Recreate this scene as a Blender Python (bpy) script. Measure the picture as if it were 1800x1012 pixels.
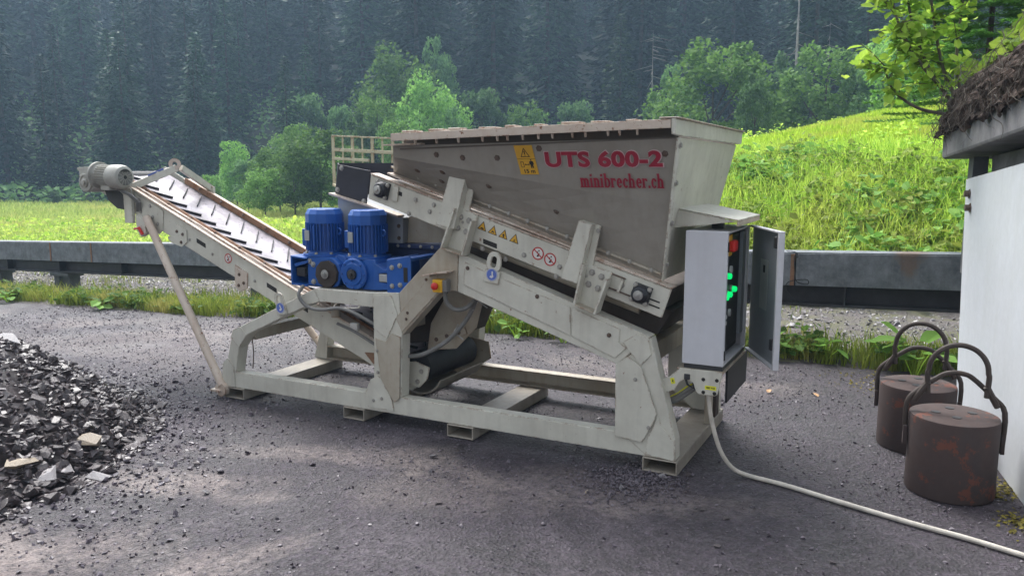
import bpy, math, random
import numpy as np
from mathutils import Vector, Matrix, noise as mnoise
from mathutils.geometry import tessellate_polygon
random.seed(7); rng = np.random.default_rng(11)
for o in list(bpy.data.objects): bpy.data.objects.remove(o)
scene = bpy.context.scene
COL = scene.collection
PI = math.pi

# ------------------------------------------------------------ camera, sky, sun, exposure
cam_d = bpy.data.cameras.new('camera'); cam = bpy.data.objects.new('camera', cam_d); COL.objects.link(cam)
cam_d.lens = 28.0; cam_d.sensor_width = 36.0; cam_d.clip_start = 0.05; cam_d.clip_end = 2500
cam.location = (4.39, -3.995, 1.6)
cam.rotation_euler = (PI/2 - 0.1456, 0.0, 0.4745)
scene.camera = cam

SUN_EL, SUN_AZ = math.radians(56), math.radians(-52)      # azimuth measured from +Y towards +X
world = bpy.data.worlds.new('World'); scene.world = world; world.use_nodes = True
wn = world.node_tree; wn.nodes.clear()
w_out = wn.nodes.new('ShaderNodeOutputWorld'); w_bg = wn.nodes.new('ShaderNodeBackground')
w_sky = wn.nodes.new('ShaderNodeTexSky'); w_sky.sky_type = 'NISHITA'; w_sky.sun_disc = False
w_sky.sun_elevation = SUN_EL; w_sky.sun_rotation = SUN_AZ
w_sky.air_density = 1.0; w_sky.dust_density = 6.0; w_sky.ozone_density = 1.0
w_hsv = wn.nodes.new('ShaderNodeHueSaturation'); w_hsv.inputs['Saturation'].default_value = 0.22   # overcast: cloud whitens the sky
wn.links.new(w_sky.outputs[0], w_hsv.inputs['Color'])
wn.links.new(w_hsv.outputs[0], w_bg.inputs[0]); w_bg.inputs[1].default_value = 0.13
wn.links.new(w_bg.outputs[0], w_out.inputs[0])
sun_d = bpy.data.lights.new('sun', 'SUN'); sun = bpy.data.objects.new('sun', sun_d); COL.objects.link(sun)
sun_d.energy = 1.5; sun_d.angle = math.radians(28); sun_d.color = (1.0, 0.98, 0.95)
sd = Vector((math.sin(SUN_AZ)*math.cos(SUN_EL), math.cos(SUN_AZ)*math.cos(SUN_EL), math.sin(SUN_EL)))
sun.rotation_euler = sd.to_track_quat('Z', 'Y').to_euler(); sun.location = (0, 0, 40)
vs = scene.view_settings; vs.view_transform = 'Standard'; vs.look = 'None'; vs.gamma = 1; vs.use_curve_mapping = False
vs.exposure = 1.45

# ------------------------------------------------------------ materials
def nt(name):
    m = bpy.data.materials.new(name); m.use_nodes = True; t = m.node_tree; t.nodes.clear()
    out = t.nodes.new('ShaderNodeOutputMaterial'); b = t.nodes.new('ShaderNodeBsdfPrincipled')
    t.links.new(b.outputs[0], out.inputs[0]); return m, t, b, out
def N(t, kind, **kw):
    n = t.nodes.new(kind)
    for k, v in kw.items():
        if k.startswith('i_'): n.inputs[k[2:].replace('_', ' ')].default_value = v
        else: setattr(n, k, v)
    return n
def coords(t, scale=(1, 1, 1), kind='Object'):
    tc = N(t, 'ShaderNodeTexCoord'); mp = N(t, 'ShaderNodeMapping'); mp.inputs['Scale'].default_value = scale
    t.links.new(tc.outputs[kind], mp.inputs[0]); return mp.outputs[0]
def noise(t, vec, scale, detail=4, rough=.55, dist=0):
    n = N(t, 'ShaderNodeTexNoise'); n.inputs['Scale'].default_value = scale; n.inputs['Detail'].default_value = detail
    n.inputs['Roughness'].default_value = rough; n.inputs['Distortion'].default_value = dist
    t.links.new(vec, n.inputs['Vector']); return n.outputs['Fac']
def ramp(t, fac, a, b, ca=(0, 0, 0, 1), cb=(1, 1, 1, 1)):
    r = N(t, 'ShaderNodeValToRGB'); r.color_ramp.elements[0].position = a; r.color_ramp.elements[1].position = b
    r.color_ramp.elements[0].color = ca; r.color_ramp.elements[1].color = cb
    t.links.new(fac, r.inputs[0]); return r.outputs[0]
def c4(c): return (c[0], c[1], c[2], 1)
def mix(t, fac, a, b, mode='MIX'):
    m = N(t, 'ShaderNodeMix', data_type='RGBA', blend_type=mode)
    for sock, val in ((m.inputs[0], fac), (m.inputs[6], a), (m.inputs[7], b)):
        if isinstance(val, (int, float)): sock.default_value = val
        elif isinstance(val, tuple): sock.default_value = c4(val)
        else: t.links.new(val, sock)
    return m.outputs[2]
def mul(t, a, b):
    m = N(t, 'ShaderNodeMath', operation='MULTIPLY')
    for sock, val in ((m.inputs[0], a), (m.inputs[1], b)):
        if isinstance(val, (int, float)): sock.default_value = val
        else: t.links.new(val, sock)
    return m.outputs[0]
def madd(t, a, b, op='ADD'):
    m = N(t, 'ShaderNodeMath', operation=op); m.use_clamp = True
    for sock, val in ((m.inputs[0], a), (m.inputs[1], b)):
        if isinstance(val, (int, float)): sock.default_value = val
        else: t.links.new(val, sock)
    return m.outputs[0]
def bump(t, b, h, strength=.3, dist=.01):
    n = N(t, 'ShaderNodeBump'); n.inputs['Strength'].default_value = strength; n.inputs['Distance'].default_value = dist
    t.links.new(h, n.inputs['Height']); t.links.new(n.outputs[0], b.inputs['Normal'])
MATS = {}
def paint(key, col, rough=.42, dirt=.35, rust=.5, dirtcol=(.16, .13, .10), rustcol=(.17, .065, .025), metal=0.0, edge=True, chip=.655, cs=20):
    m, t, b, out = nt(key); v = coords(t)
    big = noise(t, v, 3.4, 7, .68); fine = noise(t, v, 22, 5, .65)
    streak = noise(t, coords(t, (14, 14, 1.3)), 1.0, 4, .6)
    d = ramp(t, big, .38, .78); d = mul(t, d, dirt)
    d2 = mul(t, ramp(t, streak, .5, .8), dirt*.8)
    c = mix(t, d, col, dirtcol); c = mix(t, d2, c, dirtcol)
    c = mix(t, mul(t, ramp(t, fine, .3, .8), .18), c, tuple(x*.6 for x in col))
    ch = ramp(t, noise(t, v, cs, 8, .72), chip, chip+.03)
    if edge:
        bv = N(t, 'ShaderNodeBevel'); bv.samples = 3; bv.inputs['Radius'].default_value = .012
        g = N(t, 'ShaderNodeNewGeometry'); dt = N(t, 'ShaderNodeVectorMath', operation='DOT_PRODUCT')
        t.links.new(bv.outputs[0], dt.inputs[0]); t.links.new(g.outputs['Normal'], dt.inputs[1])
        em = ramp(t, dt.outputs['Value'], .90, .997, (1, 1, 1, 1), (0, 0, 0, 1))
        em = mul(t, em, ramp(t, noise(t, v, 13, 6, .75), .49, .57))
        ch = madd(t, ch, em)
    c = mix(t, mul(t, ch, rust), c, rustcol)
    t.links.new(c, b.inputs['Base Color'])
    r = N(t, 'ShaderNodeMapRange'); r.inputs[3].default_value = rough-.08; r.inputs[4].default_value = min(1, rough+.22)
    t.links.new(fine, r.inputs[0]); t.links.new(r.outputs[0], b.inputs['Roughness'])
    b.inputs['Metallic'].default_value = metal
    bump(t, b, fine, .06, .004)
    MATS[key] = m; return m
def plain(key, col, rough=.6, metal=0, var=.25, scale=8, bumps=.15, emit=None):
    m, t, b, out = nt(key); v = coords(t)
    n = noise(t, v, scale, 6, .65)
    c = mix(t, ramp(t, n, .3, .75), tuple(x*(1-var) for x in col), tuple(min(1, x*(1+var)) for x in col))
    t.links.new(c, b.inputs['Base Color']); b.inputs['Roughness'].default_value = rough; b.inputs['Metallic'].default_value = metal
    if bumps: bump(t, b, n, bumps, .01)
    if emit:
        b.inputs['Emission Color'].default_value = c4(emit[0]); b.inputs['Emission Strength'].default_value = emit[1]
    MATS[key] = m; return m
CREAM = (.62, .60, .515)
paint('cream', CREAM, dirt=.40, rust=.85, chip=.645, dirtcol=(.22, .19, .155))
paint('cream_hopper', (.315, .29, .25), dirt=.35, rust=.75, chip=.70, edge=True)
paint('cream_dusty', (.44, .40, .325), dirt=.75, rust=.8, dirtcol=(.26, .19, .12), chip=.66)
paint('cream_rusty', (.58, .50, .42), dirt=.45, rust=1.0, dirtcol=(.33, .17, .09), rustcol=(.20, .075, .03), chip=.60)
paint('blue', (.012, .095, .38), rough=.33, dirt=.25, rust=.2, dirtcol=(.02, .03, .05), rustcol=(.05, .04, .04))
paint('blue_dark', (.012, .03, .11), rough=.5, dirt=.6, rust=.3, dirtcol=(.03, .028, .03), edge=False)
paint('white_cabinet', (.57, .57, .60), rough=.4, dirt=.2, rust=.25, dirtcol=(.35, .33, .32), edge=False, chip=.75)
paint('white_plate', (.57, .59, .62), rough=.5, dirt=.22, rust=.7, dirtcol=(.36, .37, .33), chip=.70)
paint('grey_chute', (.34, .36, .38), rough=.5, dirt=.4, rust=.4, edge=False)
paint('green_cream', (.52, .50, .34), rough=.5, dirt=.5, rust=1.0, dirtcol=(.30, .18, .08), chip=.60)
def galvanised_mat():
    m, t, b, out = nt('galvanised'); v = coords(t)
    n1 = noise(t, v, 7, 7, .75); n2 = noise(t, v, 46, 4, .7); st = noise(t, coords(t, (16, 16, 1.0)), 1.0, 5, .65)
    c = mix(t, ramp(t, n1, .35, .66), (.10, .112, .125), (.23, .245, .262)); c = mix(t, mul(t, ramp(t, n2, .60, .72), .5), c, (.30, .31, .32))
    c = mix(t, mul(t, ramp(t, st, .55, .75), .45), c, (.055, .06, .065))
    sx = N(t, 'ShaderNodeSeparateXYZ'); t.links.new(v, sx.inputs[0])
    # rust washed down from the top flange near the right end, narrowing as it runs
    dx = N(t, 'ShaderNodeMath', operation='SUBTRACT'); t.links.new(sx.outputs['X'], dx.inputs[0]); dx.inputs[1].default_value = 4.33
    ab = N(t, 'ShaderNodeMath', operation='ABSOLUTE'); t.links.new(dx.outputs[0], ab.inputs[0])
    wz = N(t, 'ShaderNodeMapRange'); t.links.new(sx.outputs['Z'], wz.inputs[0]); wz.inputs[1].default_value = .60; wz.inputs[2].default_value = .92; wz.inputs[3].default_value = -.01; wz.inputs[4].default_value = .16
    q = N(t, 'ShaderNodeMath', operation='SUBTRACT'); t.links.new(wz.outputs[0], q.inputs[0]); t.links.new(ab.outputs[0], q.inputs[1])
    q2 = N(t, 'ShaderNodeMath', operation='MULTIPLY_ADD'); t.links.new(noise(t, v, 14, 6, .7), q2.inputs[0]); q2.inputs[1].default_value = .34; q2.inputs[2].default_value = -.17
    q3 = N(t, 'ShaderNodeMath', operation='ADD'); t.links.new(q.outputs[0], q3.inputs[0]); t.links.new(q2.outputs[0], q3.inputs[1])
    rm = mul(t, ramp(t, q3.outputs[0], -.05, .09), .62)
    c = mix(t, rm, c, (.16, .085, .04)); sp = mul(t, ramp(t, noise(t, v, 3.1, 8, .75), .63, .70), .6); c = mix(t, sp, c, (.14, .075, .04))
    t.links.new(c, b.inputs['Base Color']); b.inputs['Roughness'].default_value = .6; b.inputs['Metallic'].default_value = .2; bump(t, b, n2, .15, .004); MATS['galvanised'] = m
galvanised_mat()
paint('rusty_drum', (.062, .040, .036), rough=.8, dirt=.95, rust=.75, dirtcol=(.045, .038, .038), rustcol=(.15, .048, .028), chip=.56, edge=False, cs=7)
paint('rust_plank', (.25, .125, .07), rough=.75, dirt=.7, rust=.8, dirtcol=(.20, .15, .10), chip=.55, edge=False)
paint('dusty_beam', (.33, .295, .245), dirt=.7, rust=.5, dirtcol=(.14, .115, .10), edge=False)
paint('rim_brown_shade', (.10, .082, .068), dirt=.5, rust=.6, edge=False)  # rust-brown dirt, darkened further to paint in the shade under the hopper lip
plain('grey_motor', (.36, .35, .31), .5, var=.2)
plain('dark_rubber', (.022, .022, .026), .65, var=.4, bumps=.3)
plain('black_steel', (.03, .03, .032), .5, var=.4)
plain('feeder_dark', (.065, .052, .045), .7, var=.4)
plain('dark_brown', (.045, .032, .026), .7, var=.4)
plain('steel', (.42, .41, .39), .38, .8, var=.3)
plain('bolt_steel', (.36, .34, .31), .45, .5, var=.3)
plain('old_bolt', (.13, .09, .07), .6, .3, var=.4)
plain('cable_grey', (.17, .165, .155), .55, var=.2)
plain('cable_cream', (.50, .46, .40), .6, var=.25, scale=14)
plain('cable_black', (.02, .02, .022), .5)
plain('black_plate', (.018, .018, .023), .45, var=.5, scale=5)
plain('hood_rubber', (.022, .021, .03), .5, var=.45, scale=5)
plain('sign_yellow', (.62, .34, .025), .5, var=.12)
plain('safety_yellow', (.75, .42, .02), .45, var=.1)
plain('lemon', (.72, .70, .03), .5, var=.1)
plain('ink', (.015, .013, .012), .6, var=.1, bumps=0)
plain('letter_red', (.30, .012, .035), .45, var=.22, scale=30, bumps=0)
plain('letter_edge', (.55, .40, .40), .5, var=.1, bumps=0)
plain('safety_red', (.58, .025, .02), .35, var=.1)
plain('sign_red', (.45, .03, .03), .5, var=.1)
plain('sign_white', (.66, .64, .60), .5, var=.1)
plain('sign_blue', (.10, .16, .50), .5, var=.15)
plain('label_metal', (.42, .43, .43), .4, .4, var=.15)
plain('inside_grey', (.22, .24, .26), .5, var=.1)
plain('panel_black', (.012, .012, .015), .4, var=.3)
plain('lamp_green', (.0, .5, .12), .3, emit=((.0, 1, .22), .28), bumps=0)
plain('lamp_off', (.5, .5, .5), .3)
plain('dark_paint_beam', (.028, .028, .032), .55, var=.4)
plain('post_grey', (.075, .08, .082), .7, var=.3)
plain('concrete', (.16, .155, .16), .85, var=.4, scale=5, bumps=.5)
plain('wood', (.22, .17, .12), .8, var=.3)
def belt_mat():
    m, t, b, out = nt('belt'); v = coords(t)
    n1 = noise(t, v, 3.5, 6, .7); n2 = noise(t, v, 45, 3, .6)
    c = mix(t, ramp(t, n1, .36, .62), (.47, .43, .47), (.20, .175, .195)); c = mix(t, ramp(t, n2, .64, .70), c, (.07, .06, .065))
    t.links.new(c, b.inputs['Base Color']); b.inputs['Roughness'].default_value = .5; bump(t, b, n2, .3, .006); MATS['belt'] = m
belt_mat()

# ------------------------------------------------------------ mesh builder
class MB:
    def __init__(s): s.v = []; s.f = []; s.m = []; s.cur = 0
    def add(s, vs, fs):
        o = len(s.v); s.v += [tuple(p) for p in vs]
        for f in fs: s.f.append(tuple(i+o for i in f)); s.m.append(s.cur)
        return s
    def box(s, x0, x1, y0, y1, z0, z1):
        return s.add([(x0,y0,z0),(x1,y0,z0),(x1,y1,z0),(x0,y1,z0),(x0,y0,z1),(x1,y0,z1),(x1,y1,z1),(x0,y1,z1)],
                     [(0,3,2,1),(4,5,6,7),(0,1,5,4),(1,2,6,5),(2,3,7,6),(3,0,4,7)])
    def prism(s, poly, a, b, axis='y'):
        """polygon (2D) extruded along an axis from a to b; for y the polygon is (x,z), for x it is (y,z), for z it is (x,y)"""
        P = {'y': lambda p, q: (p[0], q, p[1]), 'x': lambda p, q: (q, p[0], p[1]), 'z': lambda p, q: (p[0], p[1], q)}[axis]
        n = len(poly); tri = tessellate_polygon([[Vector((p[0], p[1], 0)) for p in poly]])
        fs = [tuple(t) for t in tri] + [tuple(n+i for i in reversed(t)) for t in tri] + [(i, n+i, n+(i+1) % n, (i+1) % n) for i in range(n)]
        return s.add([P(p, a) for p in poly]+[P(p, b) for p in poly], fs)
    def bar(s, a, b, w, h, up=(0, 0, 1)):
        a, b = Vector(a), Vector(b); d = (b-a).normalized(); u = Vector(up); r = d.cross(u).normalized(); u = r.cross(d).normalized()
        vs = []
        for p in (a, b):
            for i, j in ((-1,-1),(1,-1),(1,1),(-1,1)): vs.append(p + r*(w/2*i) + u*(h/2*j))
        return s.add(vs, [(0,1,2,3),(7,6,5,4),(0,4,5,1),(1,5,6,2),(2,6,7,3),(3,7,4,0)])
    def tube(s, pts, r, n=10, caps=True):
        pts = [Vector(p) for p in pts]; rs = r if isinstance(r, (list, tuple)) else [r]*len(pts)
        o = []; prev = None
        for i, p in enumerate(pts):
            d = (pts[min(i+1, len(pts)-1)] - pts[max(i-1, 0)]).normalized()
            if prev is None:
                u = d.orthogonal().normalized()
            else:
                u = (prev - d*prev.dot(d)).normalized()
            prev = u; w = d.cross(u)
            for k in range(n):
                a = 2*PI*k/n; o.append(p + (u*math.cos(a) + w*math.sin(a))*rs[i])
        fs = []
        for i in range(len(pts)-1):
            for k in range(n): fs.append((i*n+k, i*n+(k+1) % n, (i+1)*n+(k+1) % n, (i+1)*n+k))
        if caps: fs += [tuple(range(n-1, -1, -1)), tuple((len(pts)-1)*n+k for k in range(n))]
        return s.add(o, fs)
    def lathe(s, prof, c, axis=(0, 0, 1), n=24):
        """profile of (radius, distance along axis) turned round an axis through c"""
        ax = Vector(axis).normalized(); u = ax.orthogonal().normalized(); w = ax.cross(u); c = Vector(c)
        o = []; 
        for r, h in prof:
            for k in range(n):
                a = 2*PI*k/n; o.append(c + ax*h + (u*math.cos(a)+w*math.sin(a))*max(r, 1e-4))
        fs = []
        for i in range(len(prof)-1):
            for k in range(n): fs.append((i*n+k, i*n+(k+1) % n, (i+1)*n+(k+1) % n, (i+1)*n+k))
        fs += [tuple(range(n-1, -1, -1)), tuple((len(prof)-1)*n+k for k in range(n))]
        return s.add(o, fs)
    def quad(s, a, b, c, d): return s.add([a, b, c, d], [(0, 1, 2, 3)])
    def sheet(s, poly3, t=.006, nrm=None):
        """flat 3D polygon given a thickness along its normal"""
        P = [Vector(p) for p in poly3]; nv = Vector(nrm) if nrm else (P[1]-P[0]).cross(P[2]-P[0]).normalized()
        n = len(P); tri = tessellate_polygon([P])
        fs = [tuple(q) for q in tri]+[tuple(n+i for i in reversed(q)) for q in tri]+[(i, n+i, n+(i+1) % n, (i+1) % n) for i in range(n)]
        return s.add(P+[p+nv*t for p in P], fs)
    def build(s, name, mats, parent=None, smooth=False, bevel=0, loc=None):
        me = bpy.data.meshes.new(name); me.from_pydata([tuple(v) for v in s.v], [], s.f)
        if not isinstance(mats, (list, tuple)): mats = [mats]
        for m in mats: me.materials.append(MATS[m] if isinstance(m, str) else m)
        if len(mats) > 1: me.polygons.foreach_set('material_index', s.m)
        import bmesh
        bm = bmesh.new(); bm.from_mesh(me); bmesh.ops.recalc_face_normals(bm, faces=bm.faces); bm.to_mesh(me); bm.free()
        o = bpy.data.objects.new(name, me); COL.objects.link(o)
        if smooth:
            me.polygons.foreach_set('use_smooth', [True]*len(me.polygons)); me.set_sharp_from_angle(angle=math.radians(35))
        if parent is not None:
            o.parent = parent
            if parent.type == 'EMPTY': o.matrix_parent_inverse = Matrix.Translation(-parent.location)
        if loc is not None: o.location = loc
        if bevel:
            bv = o.modifiers.new('bevel', 'BEVEL'); bv.width = bevel; bv.segments = 2; bv.limit_method = 'ANGLE'; bv.angle_limit = math.radians(40)
        return o
def tag(o, label=None, cat=None, group=None, kind=None):
    if label: o['label'] = label
    if cat: o['category'] = cat
    if group: o['group'] = group
    if kind: o['kind'] = kind
    return o
def empty(name, loc, label, cat, group=None):
    o = bpy.data.objects.new(name, None); COL.objects.link(o); o.location = loc; o.empty_display_size = .2
    return tag(o, label, cat, group)
def np_mesh(name, verts, faces, mats, k=3, midx=None, smooth=False):
    """verts (n,3), faces (m,k) arrays to a mesh quickly"""
    me = bpy.data.meshes.new(name); n = len(verts); m = len(faces)
    me.vertices.add(n); me.vertices.foreach_set('co', np.asarray(verts, np.float32).ravel())
    me.loops.add(m*k); me.loops.foreach_set('vertex_index', np.asarray(faces, np.int32).ravel())
    me.polygons.add(m); me.polygons.foreach_set('loop_start', np.arange(0, m*k, k, dtype=np.int32))
    for mm in (mats if isinstance(mats, (list, tuple)) else [mats]): me.materials.append(MATS[mm] if isinstance(mm, str) else mm)
    if midx is not None: me.polygons.foreach_set('material_index', np.asarray(midx, np.int32))
    me.polygons.foreach_set('use_smooth', np.full(m, bool(smooth)))
    me.update(calc_edges=True); me.validate(); return me
def link(name, me, parent=None, loc=None):
    o = bpy.data.objects.new(name, me); COL.objects.link(o)
    if parent is not None: o.parent = parent
    if loc is not None: o.location = loc
    return o
def text_mesh(body, size, offset=0.0, sx=1.0, shear=0.0, spacing=1.0):
    """flat filled lettering as (verts2d, faces); x to the right, y up, baseline at 0"""
    cu = bpy.data.curves.new('lettering', 'FONT'); cu.body = body; cu.size = size; cu.offset = offset; cu.fill_mode = 'FRONT'
    cu.space_character = spacing; cu.shear = shear; cu.resolution_u = 4
    ob = bpy.data.objects.new('lettering', cu); COL.objects.link(ob)
    dg = bpy.context.evaluated_depsgraph_get(); me = bpy.data.meshes.new_from_object(ob.evaluated_get(dg))
    vs = [(v.co.x*sx, v.co.y) for v in me.vertices]; fs = [tuple(p.vertices) for p in me.polygons]
    bpy.data.objects.remove(ob); bpy.data.curves.remove(cu); bpy.data.meshes.remove(me)
    return vs, fs
class Frame:
    """a flat frame on a surface: origin, u to the right, v up; put() lifts flat shapes off it"""
    def __init__(s, o, u, v):
        s.o = Vector(o); s.u = Vector(u).normalized(); v = Vector(v); s.n = s.u.cross(v).normalized(); s.v = s.n.cross(s.u).normalized()
    def pt(s, x, y, h=0): return s.o + s.u*x + s.v*y + s.n*h
    def poly(s, mb, pts, h, m):
        mb.cur = m; P = [s.pt(p[0], p[1], h) for p in pts]
        tri = tessellate_polygon([[Vector((p[0], p[1], 0)) for p in pts]]); mb.add(P, [tuple(t) for t in tri])
    def shape(s, mb, vs, fs, h, m, dx=0, dy=0):
        mb.cur = m; mb.add([s.pt(x+dx, y+dy, h) for x, y in vs], fs)
    def disc(s, mb, x, y, r, h, m, n=24): s.poly(mb, [(x+r*math.cos(2*PI*k/n), y+r*math.sin(2*PI*k/n)) for k in range(n)], h, m)
    def ring(s, mb, x, y, r0, r1, h, m, n=24):
        mb.cur = m
        P = [s.pt(x+r*math.cos(2*PI*k/n), y+r*math.sin(2*PI*k/n), h) for r in (r0, r1) for k in range(n)]
        mb.add(P, [(k, (k+1) % n, n+(k+1) % n, n+k) for k in range(n)])
def bolts(pts, axis, parent, r=.011, h=.008, mat='bolt_steel', name='bolt'):
    """hexagon bolt heads at 3D points, one mesh shared by copies"""
    first = None
    for p in pts:
        if first is None:
            mb = MB(); mb.lathe([(r*1.5, -.002), (r*1.5, .002), (r, .0022), (r, h), (r*.8, h+.001)], (0, 0, 0), axis, 6)
            first = mb.build(name, mat); me = first.data; o = first
        else:
            o = bpy.data.objects.new(name, me); COL.objects.link(o)
        o.location = p; o.parent = parent
        if parent.type == 'EMPTY': o.matrix_parent_inverse = Matrix.Translation(-parent.location)
# ------------------------------------------------------------ ground materials
def asphalt_mat():
    m, t, b, out = nt('asphalt'); v = coords(t)
    fine = noise(t, v, 130, 3, .7); mid = noise(t, v, 22, 6, .75); big = noise(t, v, 1.1, 7, .66, .5); dust = noise(t, v, .75, 8, .66, 1.0)
    vor = N(t, 'ShaderNodeTexVoronoi'); vor.inputs['Scale'].default_value = 62; t.links.new(v, vor.inputs['Vector'])
    c = mix(t, ramp(t, big, .36, .66), (.0115, .0083, .0120), (.050, .0375, .052))
    c = mix(t, mul(t, ramp(t, mid, .44, .64), .65), c, (.078, .060, .080))
    c = mix(t, mul(t, ramp(t, mid, .54, .40), .0), c, (.015, .013, .015))
    c = mix(t, mul(t, ramp(t, vor.outputs['Color'], .60, .95), .6), c, (.19, .165, .19))
    c = mix(t, mul(t, ramp(t, vor.outputs['Color'], .34, .08), .6), c, (.014, .012, .014))
    sx = N(t, 'ShaderNodeSeparateXYZ'); t.links.new(v, sx.inputs[0])
    def blob(cx, cy, rx, ry, ang):
        mp = N(t, 'ShaderNodeMapping', vector_type='TEXTURE'); mp.inputs['Location'].default_value = (cx, cy, 0); mp.inputs['Rotation'].default_value = (0, 0, ang); mp.inputs['Scale'].default_value = (rx, ry, 1000)
        t.links.new(v, mp.inputs[0]); ln = N(t, 'ShaderNodeVectorMath', operation='LENGTH'); t.links.new(mp.outputs[0], ln.inputs[0])
        w = N(t, 'ShaderNodeMath', operation='MULTIPLY_ADD'); t.links.new(dust, w.inputs[0]); w.inputs[1].default_value = -4.2; w.inputs[2].default_value = 2.1
        s_ = N(t, 'ShaderNodeMath', operation='ADD'); t.links.new(ln.outputs['Value'], s_.inputs[0]); t.links.new(w.outputs[0], s_.inputs[1])
        return ramp(t, s_.outputs[0], .35, 1.2, (1, 1, 1, 1), (0, 0, 0, 1))
    # dried silt left by puddles and dust trodden out of the pile
    silt = None
    for q in SILT:
        k = mul(t, blob(*q[:5]), q[5]); silt = k if silt is None else madd(t, silt, k)
    silt = mul(t, silt, ramp(t, mid, .30, .58))
    c = mix(t, mul(t, silt, .92), c, (.25, .205, .19))
    pat = mul(t, ramp(t, noise(t, v, .9, 6, .65, .8), .54, .66), .5); c = mix(t, mul(t, pat, ramp(t, mid, .35, .6)), c, (.12, .098, .118))
    t.links.new(c, b.inputs['Base Color'])
    r = ramp(t, big, .35, .7, (.52, .52, .52, 1), (.82, .82, .82, 1)); t.links.new(r, b.inputs['Roughness'])
    h = madd(t, mul(t, fine, .5), mul(t, vor.outputs['Distance'], .8)); bump(t, b, madd(t, h, mul(t, mid, .35)), .8, .014); MATS['asphalt'] = m
SILT = [(.95,-2.25,1.2,.6,.5,.9), (1.15,-1.2,.7,.24,.45,.7), (1.55,-1.22,.30,.14,.5,.6), (1.45,-.62,.75,.2,.35,.55), (2.95,-.35,.7,.22,.2,.45), (2.4,-.75,.8,.25,.3,.3), (-2.6,1.2,3.2,.8,.1,.35), (-1.2,2.1,4.5,.5,.05,.35), (2.4,2.0,1.6,.5,.0,.3), (.35,.55,.6,.25,.2,.5)]
asphalt_mat()
def soil_mat(key, c1, c2, c3, s=8):
    m, t, b, out = nt(key); v = coords(t); n1 = noise(t, v, s, 7, .7); n2 = noise(t, v, s*.12, 5, .6)
    c = mix(t, ramp(t, n1, .32, .70), c1, c2); c = mix(t, ramp(t, n2, .45, .62), c, c3)
    t.links.new(c, b.inputs['Base Color']); b.inputs['Roughness'].default_value = .95; bump(t, b, n1, .8, .05); MATS[key] = m
soil_mat('gravel_ground', (.07, .06, .058), (.21, .185, .18), (.15, .145, .09), 30)
soil_mat('meadow_ground', (.10, .15, .022), (.19, .25, .04), (.20, .20, .04), 5)
soil_mat('forest_floor', (.010, .016, .009), (.022, .034, .016), (.018, .022, .012), .8)
soil_mat('root_soil', (.022, .014, .010), (.075, .045, .032), (.04, .026, .02), 14)
def leaf_mat(key, dark, light, trans=.35, tip=None):
    m, t, b, out = nt(key); g = N(t, 'ShaderNodeNewGeometry'); v = coords(t, kind='Object')
    c = mix(t, g.outputs['Random Per Island'], dark, light)
    if tip: c = mix(t, mul(t, ramp(t, noise(t, v, tip[1], 4, .6), .5, .62), tip[2]), c, tip[0])
    oi = N(t, 'ShaderNodeObjectInfo'); hs = N(t, 'ShaderNodeHueSaturation'); mr = N(t, 'ShaderNodeMapRange'); mr.inputs[3].default_value = .50; mr.inputs[4].default_value = 1.65
    t.links.new(oi.outputs['Random'], mr.inputs[0]); t.links.new(mr.outputs[0], hs.inputs['Value']); t.links.new(c, hs.inputs['Color']); c = hs.outputs[0]
    t.links.new(c, b.inputs['Base Color']); b.inputs['Roughness'].default_value = .6; b.inputs['Specular IOR Level'].default_value = .15
    if trans:
        tr = N(t, 'ShaderNodeBsdfTranslucent'); t.links.new(c, tr.inputs[0]); ms = N(t, 'ShaderNodeMixShader'); ms.inputs[0].default_value = trans
        t.links.new(b.outputs[0], ms.inputs[1]); t.links.new(tr.outputs[0], ms.inputs[2]); t.links.new(ms.outputs[0], out.inputs[0])
    MATS[key] = m
leaf_mat('needle', (.008, .030, .017), (.050, .115, .055), .15)
leaf_mat('needle_light', (.035, .075, .03), (.085, .15, .055), .2)
leaf_mat('leaf', (.085, .19, .04), (.24, .42, .10), .4)
leaf_mat('leaf_dull', (.07, .155, .055), (.18, .31, .115), .35)
leaf_mat('leaf_fresh', (.15, .28, .03), (.36, .48, .075), .45)
leaf_mat('grass', (.20, .33, .022), (.46, .60, .07), .45, ((.42, .38, .10), .5, .5))
leaf_mat('grass_field', (.17, .24, .05), (.38, .44, .13), .4, ((.42, .38, .15), .35, .5))
leaf_mat('grass_verge', (.11, .16, .025), (.28, .33, .06), .4, ((.36, .30, .11), 1.6, .6))
leaf_mat('weed', (.18, .35, .03), (.54, .68, .12), .4, ((.50, .44, .11), .45, .32))
leaf_mat('spruce_fresh', (.07, .19, .03), (.20, .42, .08), .35)
leaf_mat('butterbur', (.10, .24, .04), (.24, .40, .09), .4)
plain('bark', (.07, .055, .045), .9, var=.4, scale=6, bumps=.5)
plain('bark_grey', (.30, .28, .27), .9, var=.4, scale=3, bumps=.5)
plain('twig', (.12, .10, .08), .85, var=.3)

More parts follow.
